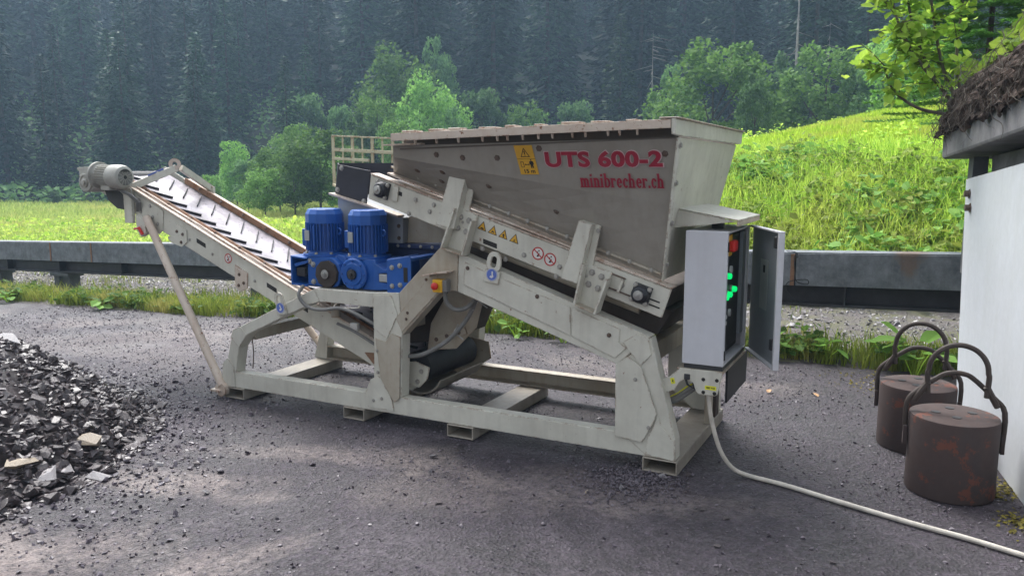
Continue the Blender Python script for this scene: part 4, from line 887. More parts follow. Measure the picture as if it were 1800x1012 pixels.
# feeding cable of the machine on the ground is its own thing
# ------------------------------------------------------------ guard beam along the yard
def beam_pt(t, z, dy=0): # t: 0 at the right end, 1 at the left
    x = 5.6-14.6*t; y = 3.33+.050*(4.7-x)**1.0*.62; return (x, y+dy, z+.925-(4.7-x)*.0345)
GB = empty('guard_beam', (-1.5, 3.6, 0), 'long grey galvanised beam barrier on dark posts along the asphalt edge', 'barrier')
def beam_run(mb, t0, t1, z0, z1, y0, y1):
    mb.add([beam_pt(t, z, y) for t in (t0, t1) for y, z in ((y0,z0),(y1,z0),(y1,z1),(y0,z1))], [(0,1,2,3),(7,6,5,4),(0,4,5,1),(1,5,6,2),(2,6,7,3),(3,7,4,0)]); return mb
joints = [0, .149, .40, .62, .835, .905, 1.04, 1.25]
for a, b in zip(joints[:-1], joints[1:]):
    pl = beam_run(MB(), a+.0004, b-.0004, -.283, 0, -.012, .0).build('cover_sheet', 'galvanised', GB, bevel=.002)
    beam_run(MB(), a+.0004, a+.0028, -.2825, -.001, -.0145, -.0125).build('rust_joint', 'rust_plank', GB)
beam_run(MB(), 0, 1.25, -.012, .012, .001, .22).build('beam_top_flange', 'galvanised', GB, bevel=.003)
beam_run(MB(), 0, 1.25, -.44, -.013, .09, .11).build('beam_web', 'dark_paint_beam', GB)
beam_run(MB(), 0, 1.25, -.462, -.441, -.02, .22).build('beam_bottom_flange', 'dark_paint_beam', GB, bevel=.003)
for t in (.12, .28, .45, .62, .79, .893, .99): beam_run(MB(), t, t+.0012, -.44, -.013, -.01, .089).build('web_stiffener', 'dark_paint_beam', GB)
for t in (.30, .60, .893, 1.02, 1.2):
    x, y, z = beam_pt(t, -.47, .1); zb = float(ground(x, y))-.3
    MB().box(x-.22, x+.22, y-.13, y+.13, z-.05, z+.004).build('post_cap', 'post_grey', GB, bevel=.006)
    MB().box(x-.16, x-.03, y-.11, y+.11, zb, z-.0505).box(x-.026, x+.17, y-.07, y+.11, zb, z-.0505).build('post', 'post_grey', GB, bevel=.01)
# wire loops hooked over the beam beside the cabinet door
wx, wy, wz = beam_pt(.151, 0, -.02)
mb = MB()
mb.tube(smoothpath([(wx-.05,wy,wz+.02),(wx+.03,wy-.01,wz+.015),(wx+.05,wy-.02,wz-.03),(wx+.02,wy-.02,wz-.02),(wx+.03,wy-.02,wz-.14),(wx+.05,wy-.02,wz-.24),(wx+.14,wy-.02,wz-.26),(wx+.13,wy-.02,wz-.22),(wx-.02,wy-.02,wz-.25),(wx-.03,wy-.02,wz-.33),(wx+.06,wy-.03,wz-.40),(wx+.08,wy-.03,wz-.45),(wx-.03,wy-.03,wz-.41)]), .004, 6)
tag(mb.build('loose_wire', 'cable_black', smooth=True), 'thin dark wire looped over the guard beam beside the cabinet door', 'wire')

# ------------------------------------------------------------ white plate wall, concrete roof and soil with roots
WA, WB = Vector((4.675, 1.97, 0)), Vector((5.16, -1.15, 0)); wd_ = (WB-WA).normalized(); wn_ = Vector((wd_.y, -wd_.x, 0)); wn_ = -wn_ if wn_.x < 0 else wn_
def wpt(u, w, z): return WA+wd_*u+wn_*w+Vector((0, 0, z))
def wprism(mb, poly, w0, w1):
    n = len(poly); tri = tessellate_polygon([[Vector((p[0], p[1], 0)) for p in poly]])
    mb.add([wpt(u, w0, z) for u, z in poly]+[wpt(u, w1, z) for u, z in poly], [tuple(t) for t in tri]+[tuple(n+i for i in reversed(t)) for t in tri]+[(i,n+i,n+(i+1) % n,(i+1) % n) for i in range(n)]); return mb
SH = empty('plated_shelter', tuple(WA+wn_*.4), 'white steel plate wall under a concrete slab at the right edge', 'shelter')
pw = wprism(MB(), [(0,.0),(3.2,0),(3.2,1.80),(-.25,1.545)], .0, .02).build('white_plate', 'white_plate', SH, bevel=.004)
bolts([wpt(-.10, -.004, 1.452), wpt(-.05, -.004, 1.362)], tuple(-wn_), pw, .022, .030, 'old_bolt')
wprism(MB(), [(-.02,0),(3.2,0),(3.2,1.86),(-.24,1.70)], .14, .5).build('concrete_wall', 'concrete', SH, bevel=.01)
wprism(MB(), [(-.36,.9),(-.22,.9),(-.22,1.695),(-.36,1.69)], .03, .12).build('steel_post', 'post_grey', SH, bevel=.004)
wprism(MB(), [(-.76,1.685),(3.2,1.90),(3.2,2.09),(-.78,1.868)], -.07, 2.2).build('roof_slab', 'concrete', SH, bevel=.02)
# soil heap on the slab, overhanging a little
nu, nw = 70, 44; U = np.linspace(-.80, 2.6, nu); Wd = np.linspace(0, 1, nw); vv = []
for j, w in enumerate(Wd):
    for i, u in enumerate(U):
        base = 1.865+(u+.78)*.0547
        hgt = .40*min(1, ((u+.80)/.55))**.7*min(1, .25+.75*(w/.25))
        n = mnoise.fractal(Vector((u*5, w*7, 1.3)), 1.0, 2.0, 5); n2 = mnoise.fractal(Vector((u*16, w*20, 4.3)), 1.0, 2.0, 4)
        over = -.11-.05*n if w == 0 else -.10+w*2.0
        lip = -.10-.10*abs(mnoise.noise(Vector((u*7, .3, 9)))) if j == 0 else 0
        p = wpt(u, over+.04*n, base+(hgt*(1 if j > 0 else .3))*(1+.25*n)+.015*n2+lip*.3)
        vv.append(tuple(p))
ff = [(j*nu+i, j*nu+i+1, (j+1)*nu+i+1, (j+1)*nu+i) for j in range(nw-1) for i in range(nu-1)]
sb = MB(); sb.v = vv; sb.f = ff; sb.m = [0]*len(ff)
SO = empty('root_mat', tuple(wpt(.6, .2, 1.95)), 'dark brown soil mat with hanging roots on the concrete slab', 'soil')
o = sb.build('soil_heap', 'root_soil', SO, smooth=True)
# front curtain of soil between slab edge and heap
cur = MB(); rr = random.Random(3)
nu2, nv2 = 240, 30; vv = []
for j in range(nv2):
    for i in range(nu2):
        u = -.80+i*3.0/(nu2-1); base = 1.865+(u+.78)*.0547; k = j/(nv2-1)
        hgt = .40*min(1, max(0, (u+.80)/.55))**.7
        n = mnoise.fractal(Vector((u*8, k*5, 7.1)), 1.0, 2.0, 5); n2 = mnoise.fractal(Vector((u*25, k*9, 2.1)), 1.0, 2.0, 4)
        zb = base-.02-.13*max(0, mnoise.noise(Vector((u*6, 0, 3)))); zt = base+hgt*.85
        vv.append(tuple(wpt(u, -.085-.05*math.sin(k*PI)+.05*n+.018*n2+.10*k*k, zb*(1-k)+zt*k)))
cur.v = vv; cur.f = [(j*nu2+i, j*nu2+i+1, (j+1)*nu2+i+1, (j+1)*nu2+i) for j in range(nv2-1) for i in range(nu2-1)]; cur.m = [0]*len(cur.f)
cur.build('soil_curtain', 'root_soil', SO, smooth=True)
rt_ = MB()
for k in range(220):
    u = rr.uniform(-.78, 1.9); base = 1.865+(u+.78)*.0547; z = base+rr.uniform(.02, .36)*min(1, (u+.85)/.5); p = wpt(u, -.13-rr.uniform(0, .05), z)
    pts = [p]; d = Vector((rr.uniform(-1, 1), rr.uniform(-1, 1), -1.2))
    for q in range(rr.randint(3, 7)):
        d = (d+Vector((rr.uniform(-.8, .8), rr.uniform(-.8, .8), rr.uniform(-.6, .25)))).normalized(); pts.append(pts[-1]+d*rr.uniform(.02, .05))
    r0 = rr.choice((.001, .0014, .002, .003)); rt_.tube(pts, [r0*(1-.7*i/len(pts)) for i in range(len(pts))], 4, False)
tag(rt_.build('hanging_roots', 'twig', SO, smooth=True), kind='stuff')

# ------------------------------------------------------------ rusty lifting weights
def weight(cx, cy, r, h, rot, label):
    t = empty('lifting_weight', (cx, cy, 0), label, 'weight', 'rusty weights by the white wall')
    t.rotation_euler.z = rot
    body = MB(); prof = [(r*.985, 0), (r, .01), (r*.995, h*.5), (r, h-.02), (r*.985, h-.004), (r*.9, h+.002), (r*.45, h+.006), (.001, h+.004)]
    o = body.lathe(prof, (0, 0, 0), (0, 0, 1), 40).build('weight_body', 'rusty_drum', None, smooth=True); o.parent = t
    for a in (.3, 1.7, 3.3, 4.7):
        p = MB().lathe([(.022, 0), (.022, .002)], (r*.42*math.cos(a), r*.42*math.sin(a), h+.0065), (0, 0, 1), 12).build('cast_hole', 'black_steel', None); p.parent = t
    br = .013
    tri = [(-r-.012, 0, h*.72), (-r-.012, 0, h+.04), (-r*.80, .01, h+.11), (-r*.35, .02, h+.185), (-r*.12, .02, h+.205), (r*.12, .02, h+.205), (r*.35, .02, h+.185), (r*.80, .01, h+.10), (r+.012, 0, h+.03), (r+.012, 0, h*.62)]
    p = MB().tube(smoothpath(tri, 4), br, 10).build('lifting_bail', 'dark_brown', None, smooth=True); p.parent = t
    arch = [(-r*.62, -.012, h+.10), (-r*.66, -.014, h+.20)]+[(r*.64*math.cos(a), -.014, h+.22+r*.66*math.sin(a)) for a in np.linspace(PI, 0, 11)]+[(r*.66, -.014, h+.20), (r*.64, -.012, h+.10)]
    p = MB().tube(smoothpath(arch, 3), br, 10).build('lifting_bail', 'dark_brown', None, smooth=True); p.parent = t
    for s_ in (-1, 1):
        p = MB().tube([(s_*r*.62, -.012, h+.155), (s_*r*.90, .0, h+.055)], .016, 8).build('bail_hook', 'dark_brown', None, smooth=True); p.parent = t
        p = MB().box(s_*(r+.012)-.010, s_*(r+.012)+.010, -.022, .022, h*.55, h*.80).build('weld_lug', 'rusty_drum', None, bevel=.003); p.parent = t
    return t
weight(4.60, .455, .205, .395, .10, 'nearer rusty cylindrical weight with two bail handles, in front of the white wall')
weight(4.435, 1.12, .205, .375, -.12, 'farther rusty cylindrical weight with bail handles, half hidden behind the nearer one')

# ------------------------------------------------------------ mains cable across the yard
tag(MB().tube(smoothpath([(3.445,.10,.50),(3.455,.09,.42),(3.475,.09,.30),(3.52,.10,.15),(3.58,.13,.05),(3.66,.15,.012),(3.86,.105,.010),(4.13,.008,.010),(4.43,-.091,.010),(4.655,-.152,.010),(4.86,-.225,.010),(5.4,-.42,.010),(6.2,-.6,.010)], 8), .0115, 10).build('mains_cable', 'cable_cream', smooth=True), 'cream mains cable running from the control cabinet across the asphalt', 'cable')
# ------------------------------------------------------------ rocks
import bmesh
def rock_mat(key, a, b_, c_):
    m, t, b, out = nt(key); v = coords(t); n = noise(t, v, 9, 6, .7); oi = N(t, 'ShaderNodeObjectInfo'); g = N(t, 'ShaderNodeNewGeometry')
    rnd = madd(t, mul(t, oi.outputs['Random'], .7), mul(t, g.outputs['Random Per Island'], .5))
    c = mix(t, rnd, a, b_); c = mix(t, mul(t, ramp(t, n, .45, .7), .5), c, c_)
    t.links.new(c, b.inputs['Base Color']); b.inputs['Roughness'].default_value = .40; bump(t, b, n, .35, .02); MATS[key] = m
rock_mat('slate', (.022, .017, .018), (.090, .072, .075), (.15, .125, .132))
rock_mat('grit', (.022, .017, .023), (.18, .152, .178), (.085, .07, .087))
rock_mat('slate_pale', (.20, .19, .20), (.30, .28, .29), (.24, .20, .18))
rock_mat('slate_tan', (.22, .17, .12), (.30, .24, .17), (.17, .14, .11))
rr = random.Random(21); RV = []
for k in range(12):
    bm = bmesh.new(); fl = rr.uniform(.28, .65); el = rr.uniform(.55, 1)
    for i in range(rr.randint(9, 13)):
        v = Vector((rr.gauss(0, 1), rr.gauss(0, 1), rr.gauss(0, 1))).normalized(); bm.verts.new((v.x, v.y*el, v.z*fl))
    bmesh.ops.convex_hull(bm, input=bm.verts); bmesh.ops.delete(bm, geom=[v for v in bm.verts if not v.link_faces], context='VERTS')
    bmesh.ops.triangulate(bm, faces=bm.faces); me = bpy.data.meshes.new('rock'); bm.to_mesh(me); bm.free(); me.materials.append(MATS['slate']); RV.append(me)
RVn = [(np.array([v.co[:] for v in me.vertices]), np.array([p.vertices[:] for p in me.polygons])) for me in RV]
PC = (-1.12, -1.95); PR = 1.72
def pile_h(x, y):
    r = np.hypot(np.asarray(x)-PC[0], np.asarray(y)-PC[1]); k = np.clip(r/PR, 0, 1)
    return 1.16*np.clip(1-k**1.15, 0, 1)
def rot_of(r): 
    from mathutils import Euler
    return Euler((r.gauss(0, .5), r.gauss(0, .5), r.uniform(0, 6.28)))
def bake_rocks(name, items, mat, label, cat):
    Vs, Fs, o = [], [], 0
    for (x, y, z, s, e, k) in items:
        v, f = RVn[k]; M = np.array(e.to_matrix()); Vs.append((v*s)@M.T+np.array([x, y, z])); Fs.append(f+o); o += len(v)
    ob = link(name, np_mesh(name, np.concatenate(Vs), np.concatenate(Fs), mat, 3)); return tag(ob, label, cat, kind='stuff')
# inner mound the loose stones lie on
n = 70; a = np.linspace(-PR, PR, n); gx, gy = np.meshgrid(PC[0]+a, PC[1]+a); gz = pile_h(gx, gy)-.075+.02*np.sin(17*gx)*np.cos(15*gy)
idx = np.arange(n*n).reshape(n, n); F = np.stack([idx[:-1,:-1].ravel(), idx[:-1,1:].ravel(), idx[1:,1:].ravel(), idx[1:,:-1].ravel()], 1)
tag(link('rubble_mound', np_mesh('rubble_mound', np.stack([gx.ravel(), gy.ravel(), gz.ravel()], 1), F, 'slate', 4)), 'fine dark rubble forming the core of the stone pile', 'rubble', kind='stuff')
items = []
for k in range(16000):
    r = PR*1.06*math.sqrt(rr.random()); a = rr.uniform(0, 6.283); x, y = PC[0]+r*math.cos(a), PC[1]+r*math.sin(a)
    if (x-PC[0])*.93+(y-PC[1])*-.37 < -.55: continue
    s = .0115*math.exp(rr.gauss(0, .55))+.007
    if r > PR*.72: s *= 1.35
    s = min(s, .058); items.append((x, y, float(pile_h(x, y))+float(asph_z(x, y))*(r > PR)+s*.1, s, rot_of(rr), rr.randrange(12)))
items.sort(key=lambda q: -q[3]/math.hypot(q[0]-4.39, q[1]+4))
big, small = items[:280], items[280:]
for x, y, z, s, e, k in big:
    o = link('pile_rock', RV[k], None, (x, y, z)); o.scale = (s, s, s); o.rotation_euler = e
    far_out = math.hypot(x-PC[0], y-PC[1]) > PR*.72; large = s > .036
    tag(o, ('large' if large else 'smaller')+' angular dark slate stone '+('at the foot of the rubble pile' if far_out else 'on the flank of the rubble pile'), 'rock', 'loose stones of the slate pile')
bake_rocks('pile_rubble', small, 'slate', 'small dark slate fragments covering the rubble pile', 'rubble')
def solo_rock(x, y, s, mat, label, e, k, sc=(1, 1, 1), group=None):
    me = RV[k].copy(); me.materials.clear(); me.materials.append(MATS[mat]); o = link('rock', me, None, (x, y, float(max(pile_h(x, y), 0))+s*.35*sc[2])); o.scale = (s*sc[0], s*sc[1], s*sc[2]); o.rotation_euler = e
    return tag(o, label, 'rock', group)
solo_rock(.36, -1.28, .098, 'slate_tan', 'large tan boulder in the foot of the rubble pile', (.3, .2, .4), 3, (.85, .8, 1.2))
solo_rock(.50, -1.62, .092, 'slate_pale', 'pale flat triangular slab at the foot of the rubble pile', (.25, -.1, 1.0), 5, (1.2, .8, .6))
solo_rock(.49, -1.50, .062, 'slate_pale', 'pale grey stone between the tan boulder and the flat slab', (.1, .2, 2.2), 8, (1.2, .8, .8))
solo_rock(.60, -1.43, .066, 'slate_pale', 'pale brownish flat stone lying just right of the rubble pile', (.05, .1, .3), 2, (1.4, .8, .6))
solo_rock(.42, -1.70, .075, 'slate_tan', 'brownish stone left of the flat slab at the pile foot', (.2, .1, 1.7), 7, (1.2, .9, .8))
solo_rock(-.62, -1.12, .09, 'slate_pale', 'pale flat stone high on the rear flank of the rubble pile', (.3, .25, .2), 1, (1.3, .7, .45))
# stray stones on the asphalt
stray = [(.75,-1.15,.026,'slate_pale','small white stone on the asphalt right of the rubble pile'), (.92,-1.05,.028,'slate','small black stone beside the white one on the asphalt'),
 (1.28,-1.30,.030,'slate_pale','cluster stone on the dusty asphalt in the left foreground'), (2.02,-.36,.030,'slate_pale','pale stone alone on the asphalt below the front rail'),
 (2.98,-.42,.017,'slate_tan','small tan stone on the asphalt in front of the right leg'), (3.38,.02,.026,'slate','dark stone at the foot of the right end cross beam'),
 (3.26,-.05,.026,'slate_pale','grey stone wedged under the right end of the frame'), (3.12,-.30,.028,'slate_pale','pale stone in the grit in front of the right end of the frame')]
for k, (x, y, s, m, l) in enumerate(stray): solo_rock(x, y, s, m, l, (.2*k, .3, 1.1*k), k % 12, (1.1, .9, .7))
for k in range(46):
    x, y = rr.uniform(-2.5, 4.6), rr.uniform(-2.4, 2.4)
    if math.hypot(x-4.39, y+4) < 1.6: continue
    o = link('stray_stone', RV[rr.randrange(12)], None, (x, y, float(asph_z(x, y))+.006)); s = rr.uniform(.010, .024); o.scale = (s, s, s*.7); o.rotation_euler = (0, 0, rr.uniform(0, 6))
    tag(o, 'small dark stone lying loose on the asphalt', 'stone', 'loose stones on the asphalt')
grit = []
for k in range(42000):
    x, y = rr.uniform(-6, 5.0), rr.uniform(-2.9, 2.8)
    dcam = math.hypot(x-4.39, y+4)
    if mnoise.noise(Vector((x*1.3, y*1.3, 0)))+rr.uniform(-.5, .5) < -.05 and rr.random() < .75: continue
    s = min((.0030+.0003*dcam)*math.exp(rr.gauss(.3, .45)), .015); grit.append((x, y, float(asph_z(x, y))+s*.3, s, rot_of(rr), rr.randrange(12)))
for k in range(1200):   # grit heaped under the right end of the frame and round the pile
    x, y = rr.gauss(3.15, .13), rr.gauss(-.18, .14); s = rr.uniform(.003, .012); grit.append((x, y, s*.4, s, rot_of(rr), rr.randrange(12)))
for k in range(2600):
    a = rr.uniform(-1.2, 1.9); r = PR+abs(rr.gauss(0, .38)); x, y = PC[0]+r*math.cos(a), PC[1]+r*math.sin(a); s = rr.uniform(.004, .017)*(1 if rr.random() < .9 else 1.8); grit.append((x, y, float(asph_z(x, y))+s*.3, s, rot_of(rr), rr.randrange(12)))
bake_rocks('asphalt_grit', grit, 'grit', 'fine stone grit scattered over the asphalt', 'grit')
gv = []
for k in range(11000):
    x = rr.uniform(-11, 6); y = float(edge(x))+rr.uniform(.35, 2.9); s = .011*math.exp(rr.gauss(.2, .45)); gv.append((x, y, float(ground(x, y))+s*.3, s, rot_of(rr), rr.randrange(12)))
bake_rocks('verge_gravel', gv, 'slate_pale', 'grey gravel strip running under the guard beam', 'gravel')

# ------------------------------------------------------------ grass and weeds (nobody could count them)
def blades(name, x, y, z, h, w, mat, label, lean=.35):
    n = len(x); a = rng.uniform(0, 2*PI, n); dx, dy = np.cos(a), np.sin(a); la = rng.uniform(0, 2*PI, n); lx, ly = np.cos(la)*h*lean*rng.uniform(.2, 1.3, n), np.sin(la)*h*lean*rng.uniform(.2, 1.3, n)
    V = np.empty((n, 5, 3)); 
    V[:, 0] = np.stack([x-dx*w, y-dy*w, z-.03], 1); V[:, 1] = np.stack([x+dx*w, y+dy*w, z-.03], 1)
    V[:, 2] = np.stack([x+dx*w*.75+lx*.35, y+dy*w*.75+ly*.35, z+h*.6], 1); V[:, 3] = np.stack([x-dx*w*.75+lx*.35, y-dy*w*.75+ly*.35, z+h*.6], 1)
    V[:, 4] = np.stack([x+lx, y+ly, z+h], 1)
    b = np.arange(n)[:, None]*5; F = np.concatenate([b+np.array([[0, 1, 2]]), b+np.array([[0, 2, 3]]), b+np.array([[3, 2, 4]])])
    return tag(link(name, np_mesh(name, V.reshape(-1, 3), F, mat, 3)), label, 'grass', kind='stuff')
LT = np.array([(0, 0, 0), (.30, .38, .10), (.62, .42, .08), (1, .02, -.06), (.62, -.42, .08), (.30, -.38, .10), (-.12, .20, .05), (-.12, -.20, .05), (.5, 0, -.02)])
LF = np.array([(0, 8, 1), (8, 2, 1), (8, 3, 2), (8, 4, 3), (8, 5, 4), (8, 0, 5), (0, 1, 6), (0, 7, 5)])
def leaf_cloud(P, size, tilt=.5, yaw=None, out=None):
    """many cupped leaves: returns vertices and faces"""
    n = len(P); yaw = rng.uniform(0, 2*PI, n) if yaw is None else yaw; t = rng.normal(0, tilt, n); rl = rng.normal(0, tilt, n)
    cy, sy, ct_, st_, cr, sr = np.cos(yaw), np.sin(yaw), np.cos(t), np.sin(t), np.cos(rl), np.sin(rl)
    L = LT[None]*size[:, None, None]; X, Y, Z = L[..., 0], L[..., 1], L[..., 2]
    Y, Z = Y*cr[:, None]-Z*sr[:, None], Y*sr[:, None]+Z*cr[:, None]
    X, Z = X*ct_[:, None]+Z*st_[:, None], -X*st_[:, None]+Z*ct_[:, None]
    X, Y = X*cy[:, None]-Y*sy[:, None], X*sy[:, None]+Y*cy[:, None]
    V = np.stack([X, Y, Z], 2)+P[:, None]; F = (np.arange(n)[:, None, None]*9+LF[None]).reshape(-1, 3)
    return V.reshape(-1, 3), F
def valley_sample(n, d0, d1, smin=-.72, smax=.72, power=1.0):
    d = d0+(d1-d0)*rng.random(n)**power; s = d*rng.uniform(smin, smax, n); x, y = from_valley(s, d); return x, y, d
def field(n, cond, d0, d1, smin, smax, power=1.0):
    x, y, d = valley_sample(n, d0, d1, smin, smax, power); k = cond(x, y); return x[k], y[k], d[k]
# mown bank and field
x, y, d = field(120000, lambda x, y: (y > edge(x)+2.9), 9.5, 36, -.15, .66, 1.15)
k = (ground(x, y) > 1.35+.25*lowfreq(x, y)) | (x < -6); x, y, d = x[k], y[k], d[k]
blades('bank_grass', x, y, ground(x, y), rng.uniform(.05, .17, len(x)), .004+.0006*d, 'grass', 'bright green grass on the upper bank behind the crusher')
x, y, d = field(75000, lambda x, y: (y > edge(x)+2.7) & (x < 0), 11, 50, -.72, .05, 1.3)
blades('field_grass', x, y, ground(x, y), rng.uniform(.10, .36, len(x)), .005+.0008*d, 'grass_field', 'flat meadow grass beyond the guard beam on the left')
x, y, d = field(60000, lambda x, y: (y > edge(x)+2.7) & (ground(x, y) < 1.95), 9, 18, -.2, .66, 1.0)
blades('bank_weed_stems', x, y, ground(x, y), rng.uniform(.08, .38, len(x)), .004+.0004*d, 'weed', 'tall yellow-green grass among weeds on the lower bank', .5)
def weed_plants(name, n, cond, d0, d1, smin, smax, mat, label, sz, nl):
    x, y, d = field(n, cond, d0, d1, smin, smax); P, S, Yw = [], [], []
    for i in range(len(x)):
        m_ = int(rng.integers(nl[0], nl[1])); R_ = rng.uniform(.10, .30); s0 = rng.uniform(*sz); a = rng.uniform(0, 2*PI, m_); r_ = R_*np.sqrt(rng.random(m_)); hh = rng.uniform(.12, .42)
        px, py = x[i]+r_*np.cos(a), y[i]+r_*np.sin(a); P.append(np.stack([px, py, ground(px, py)+hh*(1-.8*(r_/R_)**2)*rng.uniform(.5, 1.1, m_)+.03], 1)); S.append(s0*rng.uniform(.6, 1.25, m_)); Yw.append(a+rng.normal(0, .5, m_))
    V, F = leaf_cloud(np.concatenate(P), np.concatenate(S), .42, np.concatenate(Yw)); tag(link(name, np_mesh(name, V, F, mat, 3)), label, 'weeds', kind='stuff')
low_bank = lambda x, y: (y > edge(x)+2.8) & (ground(x, y) < 1.75+.35*lowfreq(x*1.5, y*1.5))
weed_plants('bank_weeds', 1500, low_bank, 8.8, 18, -.1, .66, 'weed', 'yellow-green leafy weeds covering the lower bank behind the guard beam', (.05, .11), (12, 28))
weed_plants('bank_butterbur', 750, lambda x, y: low_bank(x, y) & (lowfreq(x*1.3+2, y*1.7) > -.1), 8.8, 16, .05, .66, 'butterbur', 'larger round-leaved green weeds in patches on the lower bank', (.08, .17), (8, 18))
weed_plants('bank_clover', 500, lambda x, y: (ground(x, y) > 1.5) & (lowfreq(x*1.1+5, y*1.2) > .15), 10, 24, -.05, .6, 'weed', 'scattered leafy patches in the grass of the upper bank', (.04, .09), (10, 20))
x, y, d = field(16000, lambda x, y: (y > edge(x)+2.6) & (x < 1), 11, 30, -.72, .0)
P = np.stack([x, y, ground(x, y)+rng.uniform(.05, .30, len(x))], 1); V, F = leaf_cloud(P, rng.uniform(.04, .13, len(x)), .5)
tag(link('field_weeds', np_mesh('field_weeds', V, F, 'weed', 3)), 'low leafy weeds in the meadow beyond the guard beam', 'weeds', kind='stuff')
# verge along the asphalt
n = 26000; x = rng.uniform(-12, 5.2, n); y = edge(x)+.03+np.abs(rng.normal(0, .28, n)); k = (np.sin(3.1*x)+np.sin(7.3*x+1)+rng.normal(0, 1, n) > -1.0); x, y = x[k], y[k]
blades('verge_grass', x, y, ground(x, y), rng.uniform(.05, .22, len(x)), rng.uniform(.003, .007, len(x)), 'grass_verge', 'dry and green grass verge along the asphalt edge', .6)
n = 3600; x = rng.uniform(-11, 5.2, n); y = edge(x)+.02+np.abs(rng.normal(0, .24, n)); k = (np.sin(2.3*x+.6)+np.sin(5.3*x+2)+rng.normal(0, .7, n) > .1); x, y = x[k], y[k]
P = np.stack([x, y, ground(x, y)+rng.uniform(.04, .17, len(x))], 1); V, F = leaf_cloud(P, rng.uniform(.035, .095, len(x)), .4)
tag(link('verge_weeds', np_mesh('verge_weeds', V, F, 'butterbur', 3)), 'green leafy weeds growing along the asphalt edge', 'weeds', kind='stuff')
n = 5000; x = rng.uniform(-11, 6, n); y = edge(x)+rng.uniform(.6, 2.9, n); k = lowfreq(x*2, y*4) > .15; x, y = x[k], y[k]
blades('gravel_tufts', x, y, ground(x, y), rng.uniform(.05, .18, len(x)), rng.uniform(.003, .007, len(x)), 'grass_verge', 'sparse grass tufts in the gravel under the guard beam', .6)
# single plants one can pick out
def leaf_plant(cx, cy, nleaf, size, h, label, group=None):
    z0 = float(ground(cx, cy)); t = empty('leafy_plant', (cx, cy, z0), label, 'plant', group)
    for k in range(nleaf):
        a = 2*PI*k/nleaf+rr.uniform(-.4, .4); r = rr.uniform(.03, .16)*h/.25; hh = h*rr.uniform(.5, 1.1); s = size*rr.uniform(.7, 1.2)
        V, F = leaf_cloud(np.array([[r*math.cos(a), r*math.sin(a), hh]]), np.array([s]), .3, np.array([a]))
        o = link('leaf', np_mesh('leaf', V, F, 'butterbur', 3), t)
        st = MB().tube([(0, 0, 0), (r*.5*math.cos(a), r*.5*math.sin(a), hh*.6), (r*math.cos(a), r*math.sin(a), hh)], .004, 5).build('stalk', 'weed', None); st.parent = t
leaf_plant(4.42, 2.95, 12, .19, .34, 'large-leaved plant growing against the white wall behind the weights')
leaf_plant(4.20, 3.12, 8, .13, .22, 'smaller large-leaved plant left of the one at the white wall')
leaf_plant(3.35, 3.05, 9, .11, .18, 'bright leafy plant at the asphalt edge beside the cabinet door')
leaf_plant(3.75, 3.08, 9, .10, .17, 'leafy plant at the asphalt edge midway between door and white wall')
leaf_plant(1.45, 2.78, 10, .09, .20, 'bright leafy plant seen through the frame behind the sloping beam')
leaf_plant(.95, 2.80, 9, .09, .18, 'leafy plant seen through the frame beside its far post')
leaf_plant(-5.1, 2.70, 10, .12, .16, 'leafy plant at the foot of the guard beam post on the left')
leaf_plant(-7.2, 2.75, 9, .13, .22, 'leafy plant near the left end of the guard beam')
# ------------------------------------------------------------ trees
def conifer_mesh(seed, H=15.0, R=2.7, mat='needle', dens=1.0, low=.06):
    r = np.random.default_rng(seed); V, F = [], []
    z = low*H; lv = 0
    while z < H*.985:
        t = z/H; rad = R*(1-t)**.78*r.uniform(.82, 1.12)+.12; nb = int(r.integers(6, 10))
        for k in range(nb):
            a = 2*PI*(k+r.uniform(-.3, .3))/nb+lv*.9; L = rad*r.uniform(.7, 1.15); dr = r.uniform(.18, .42)*(1-t*.7)
            n = max(4, int(L*8.5*dens)); q = np.sqrt(r.uniform(.02, 1, n)); side = r.normal(0, .16, n)*L*(1.05-q)*1.3
            bx = q*L; bz = -dr*L*q**1.5*1.2+.12*L*q**4
            px = math.cos(a)*bx-math.sin(a)*side; py = math.sin(a)*bx+math.cos(a)*side; pz = z+bz-r.uniform(0, .10, n)
            s = r.uniform(.22, .52, n)*(1-.4*t)
            da = a+r.normal(0, .7, n); ux, uy = np.cos(da), np.sin(da); dn = r.uniform(-.9, .1, n)
            p = np.stack([px, py, pz], 1); u = np.stack([ux, uy, dn*.7], 1)*s[:, None]*1.25; w = np.stack([-uy, ux, r.normal(0, .35, n)], 1)*s[:, None]*.36
            o = sum(len(v) for v in V); V += [p-u*.3, p+w, p+u, p-w]
            i = np.arange(n); F += [np.stack([o+i, o+n+i, o+2*n+i], 1), np.stack([o+i, o+2*n+i, o+3*n+i], 1)]
        z += H*.019*r.uniform(.8, 1.25)*(1.35-.55*t); lv += 1
    return np_mesh('crown', np.concatenate(V), np.concatenate(F), mat, 3)
def trunk_mesh(H, r0, mat='bark', n=8):
    m = MB(); m.tube([(0, 0, -.8), (.02*H*.2, 0, H*.3), (0, .01*H*.2, H*.65), (0, 0, H*.97)], [r0*1.15, r0*.8, r0*.45, r0*.06], n)
    o = m.build('trunk', mat, smooth=True); me = o.data; bpy.data.objects.remove(o); return me
CONS = [(conifer_mesh(100+k, 15, (2.5, 2.9, 2.2, 3.1, 2.6, 2.3)[k]), trunk_mesh(15, .19)) for k in range(6)]
CONL = [(conifer_mesh(200+k, 15, 2.7, 'needle_light'), trunk_mesh(15, .19)) for k in range(2)]
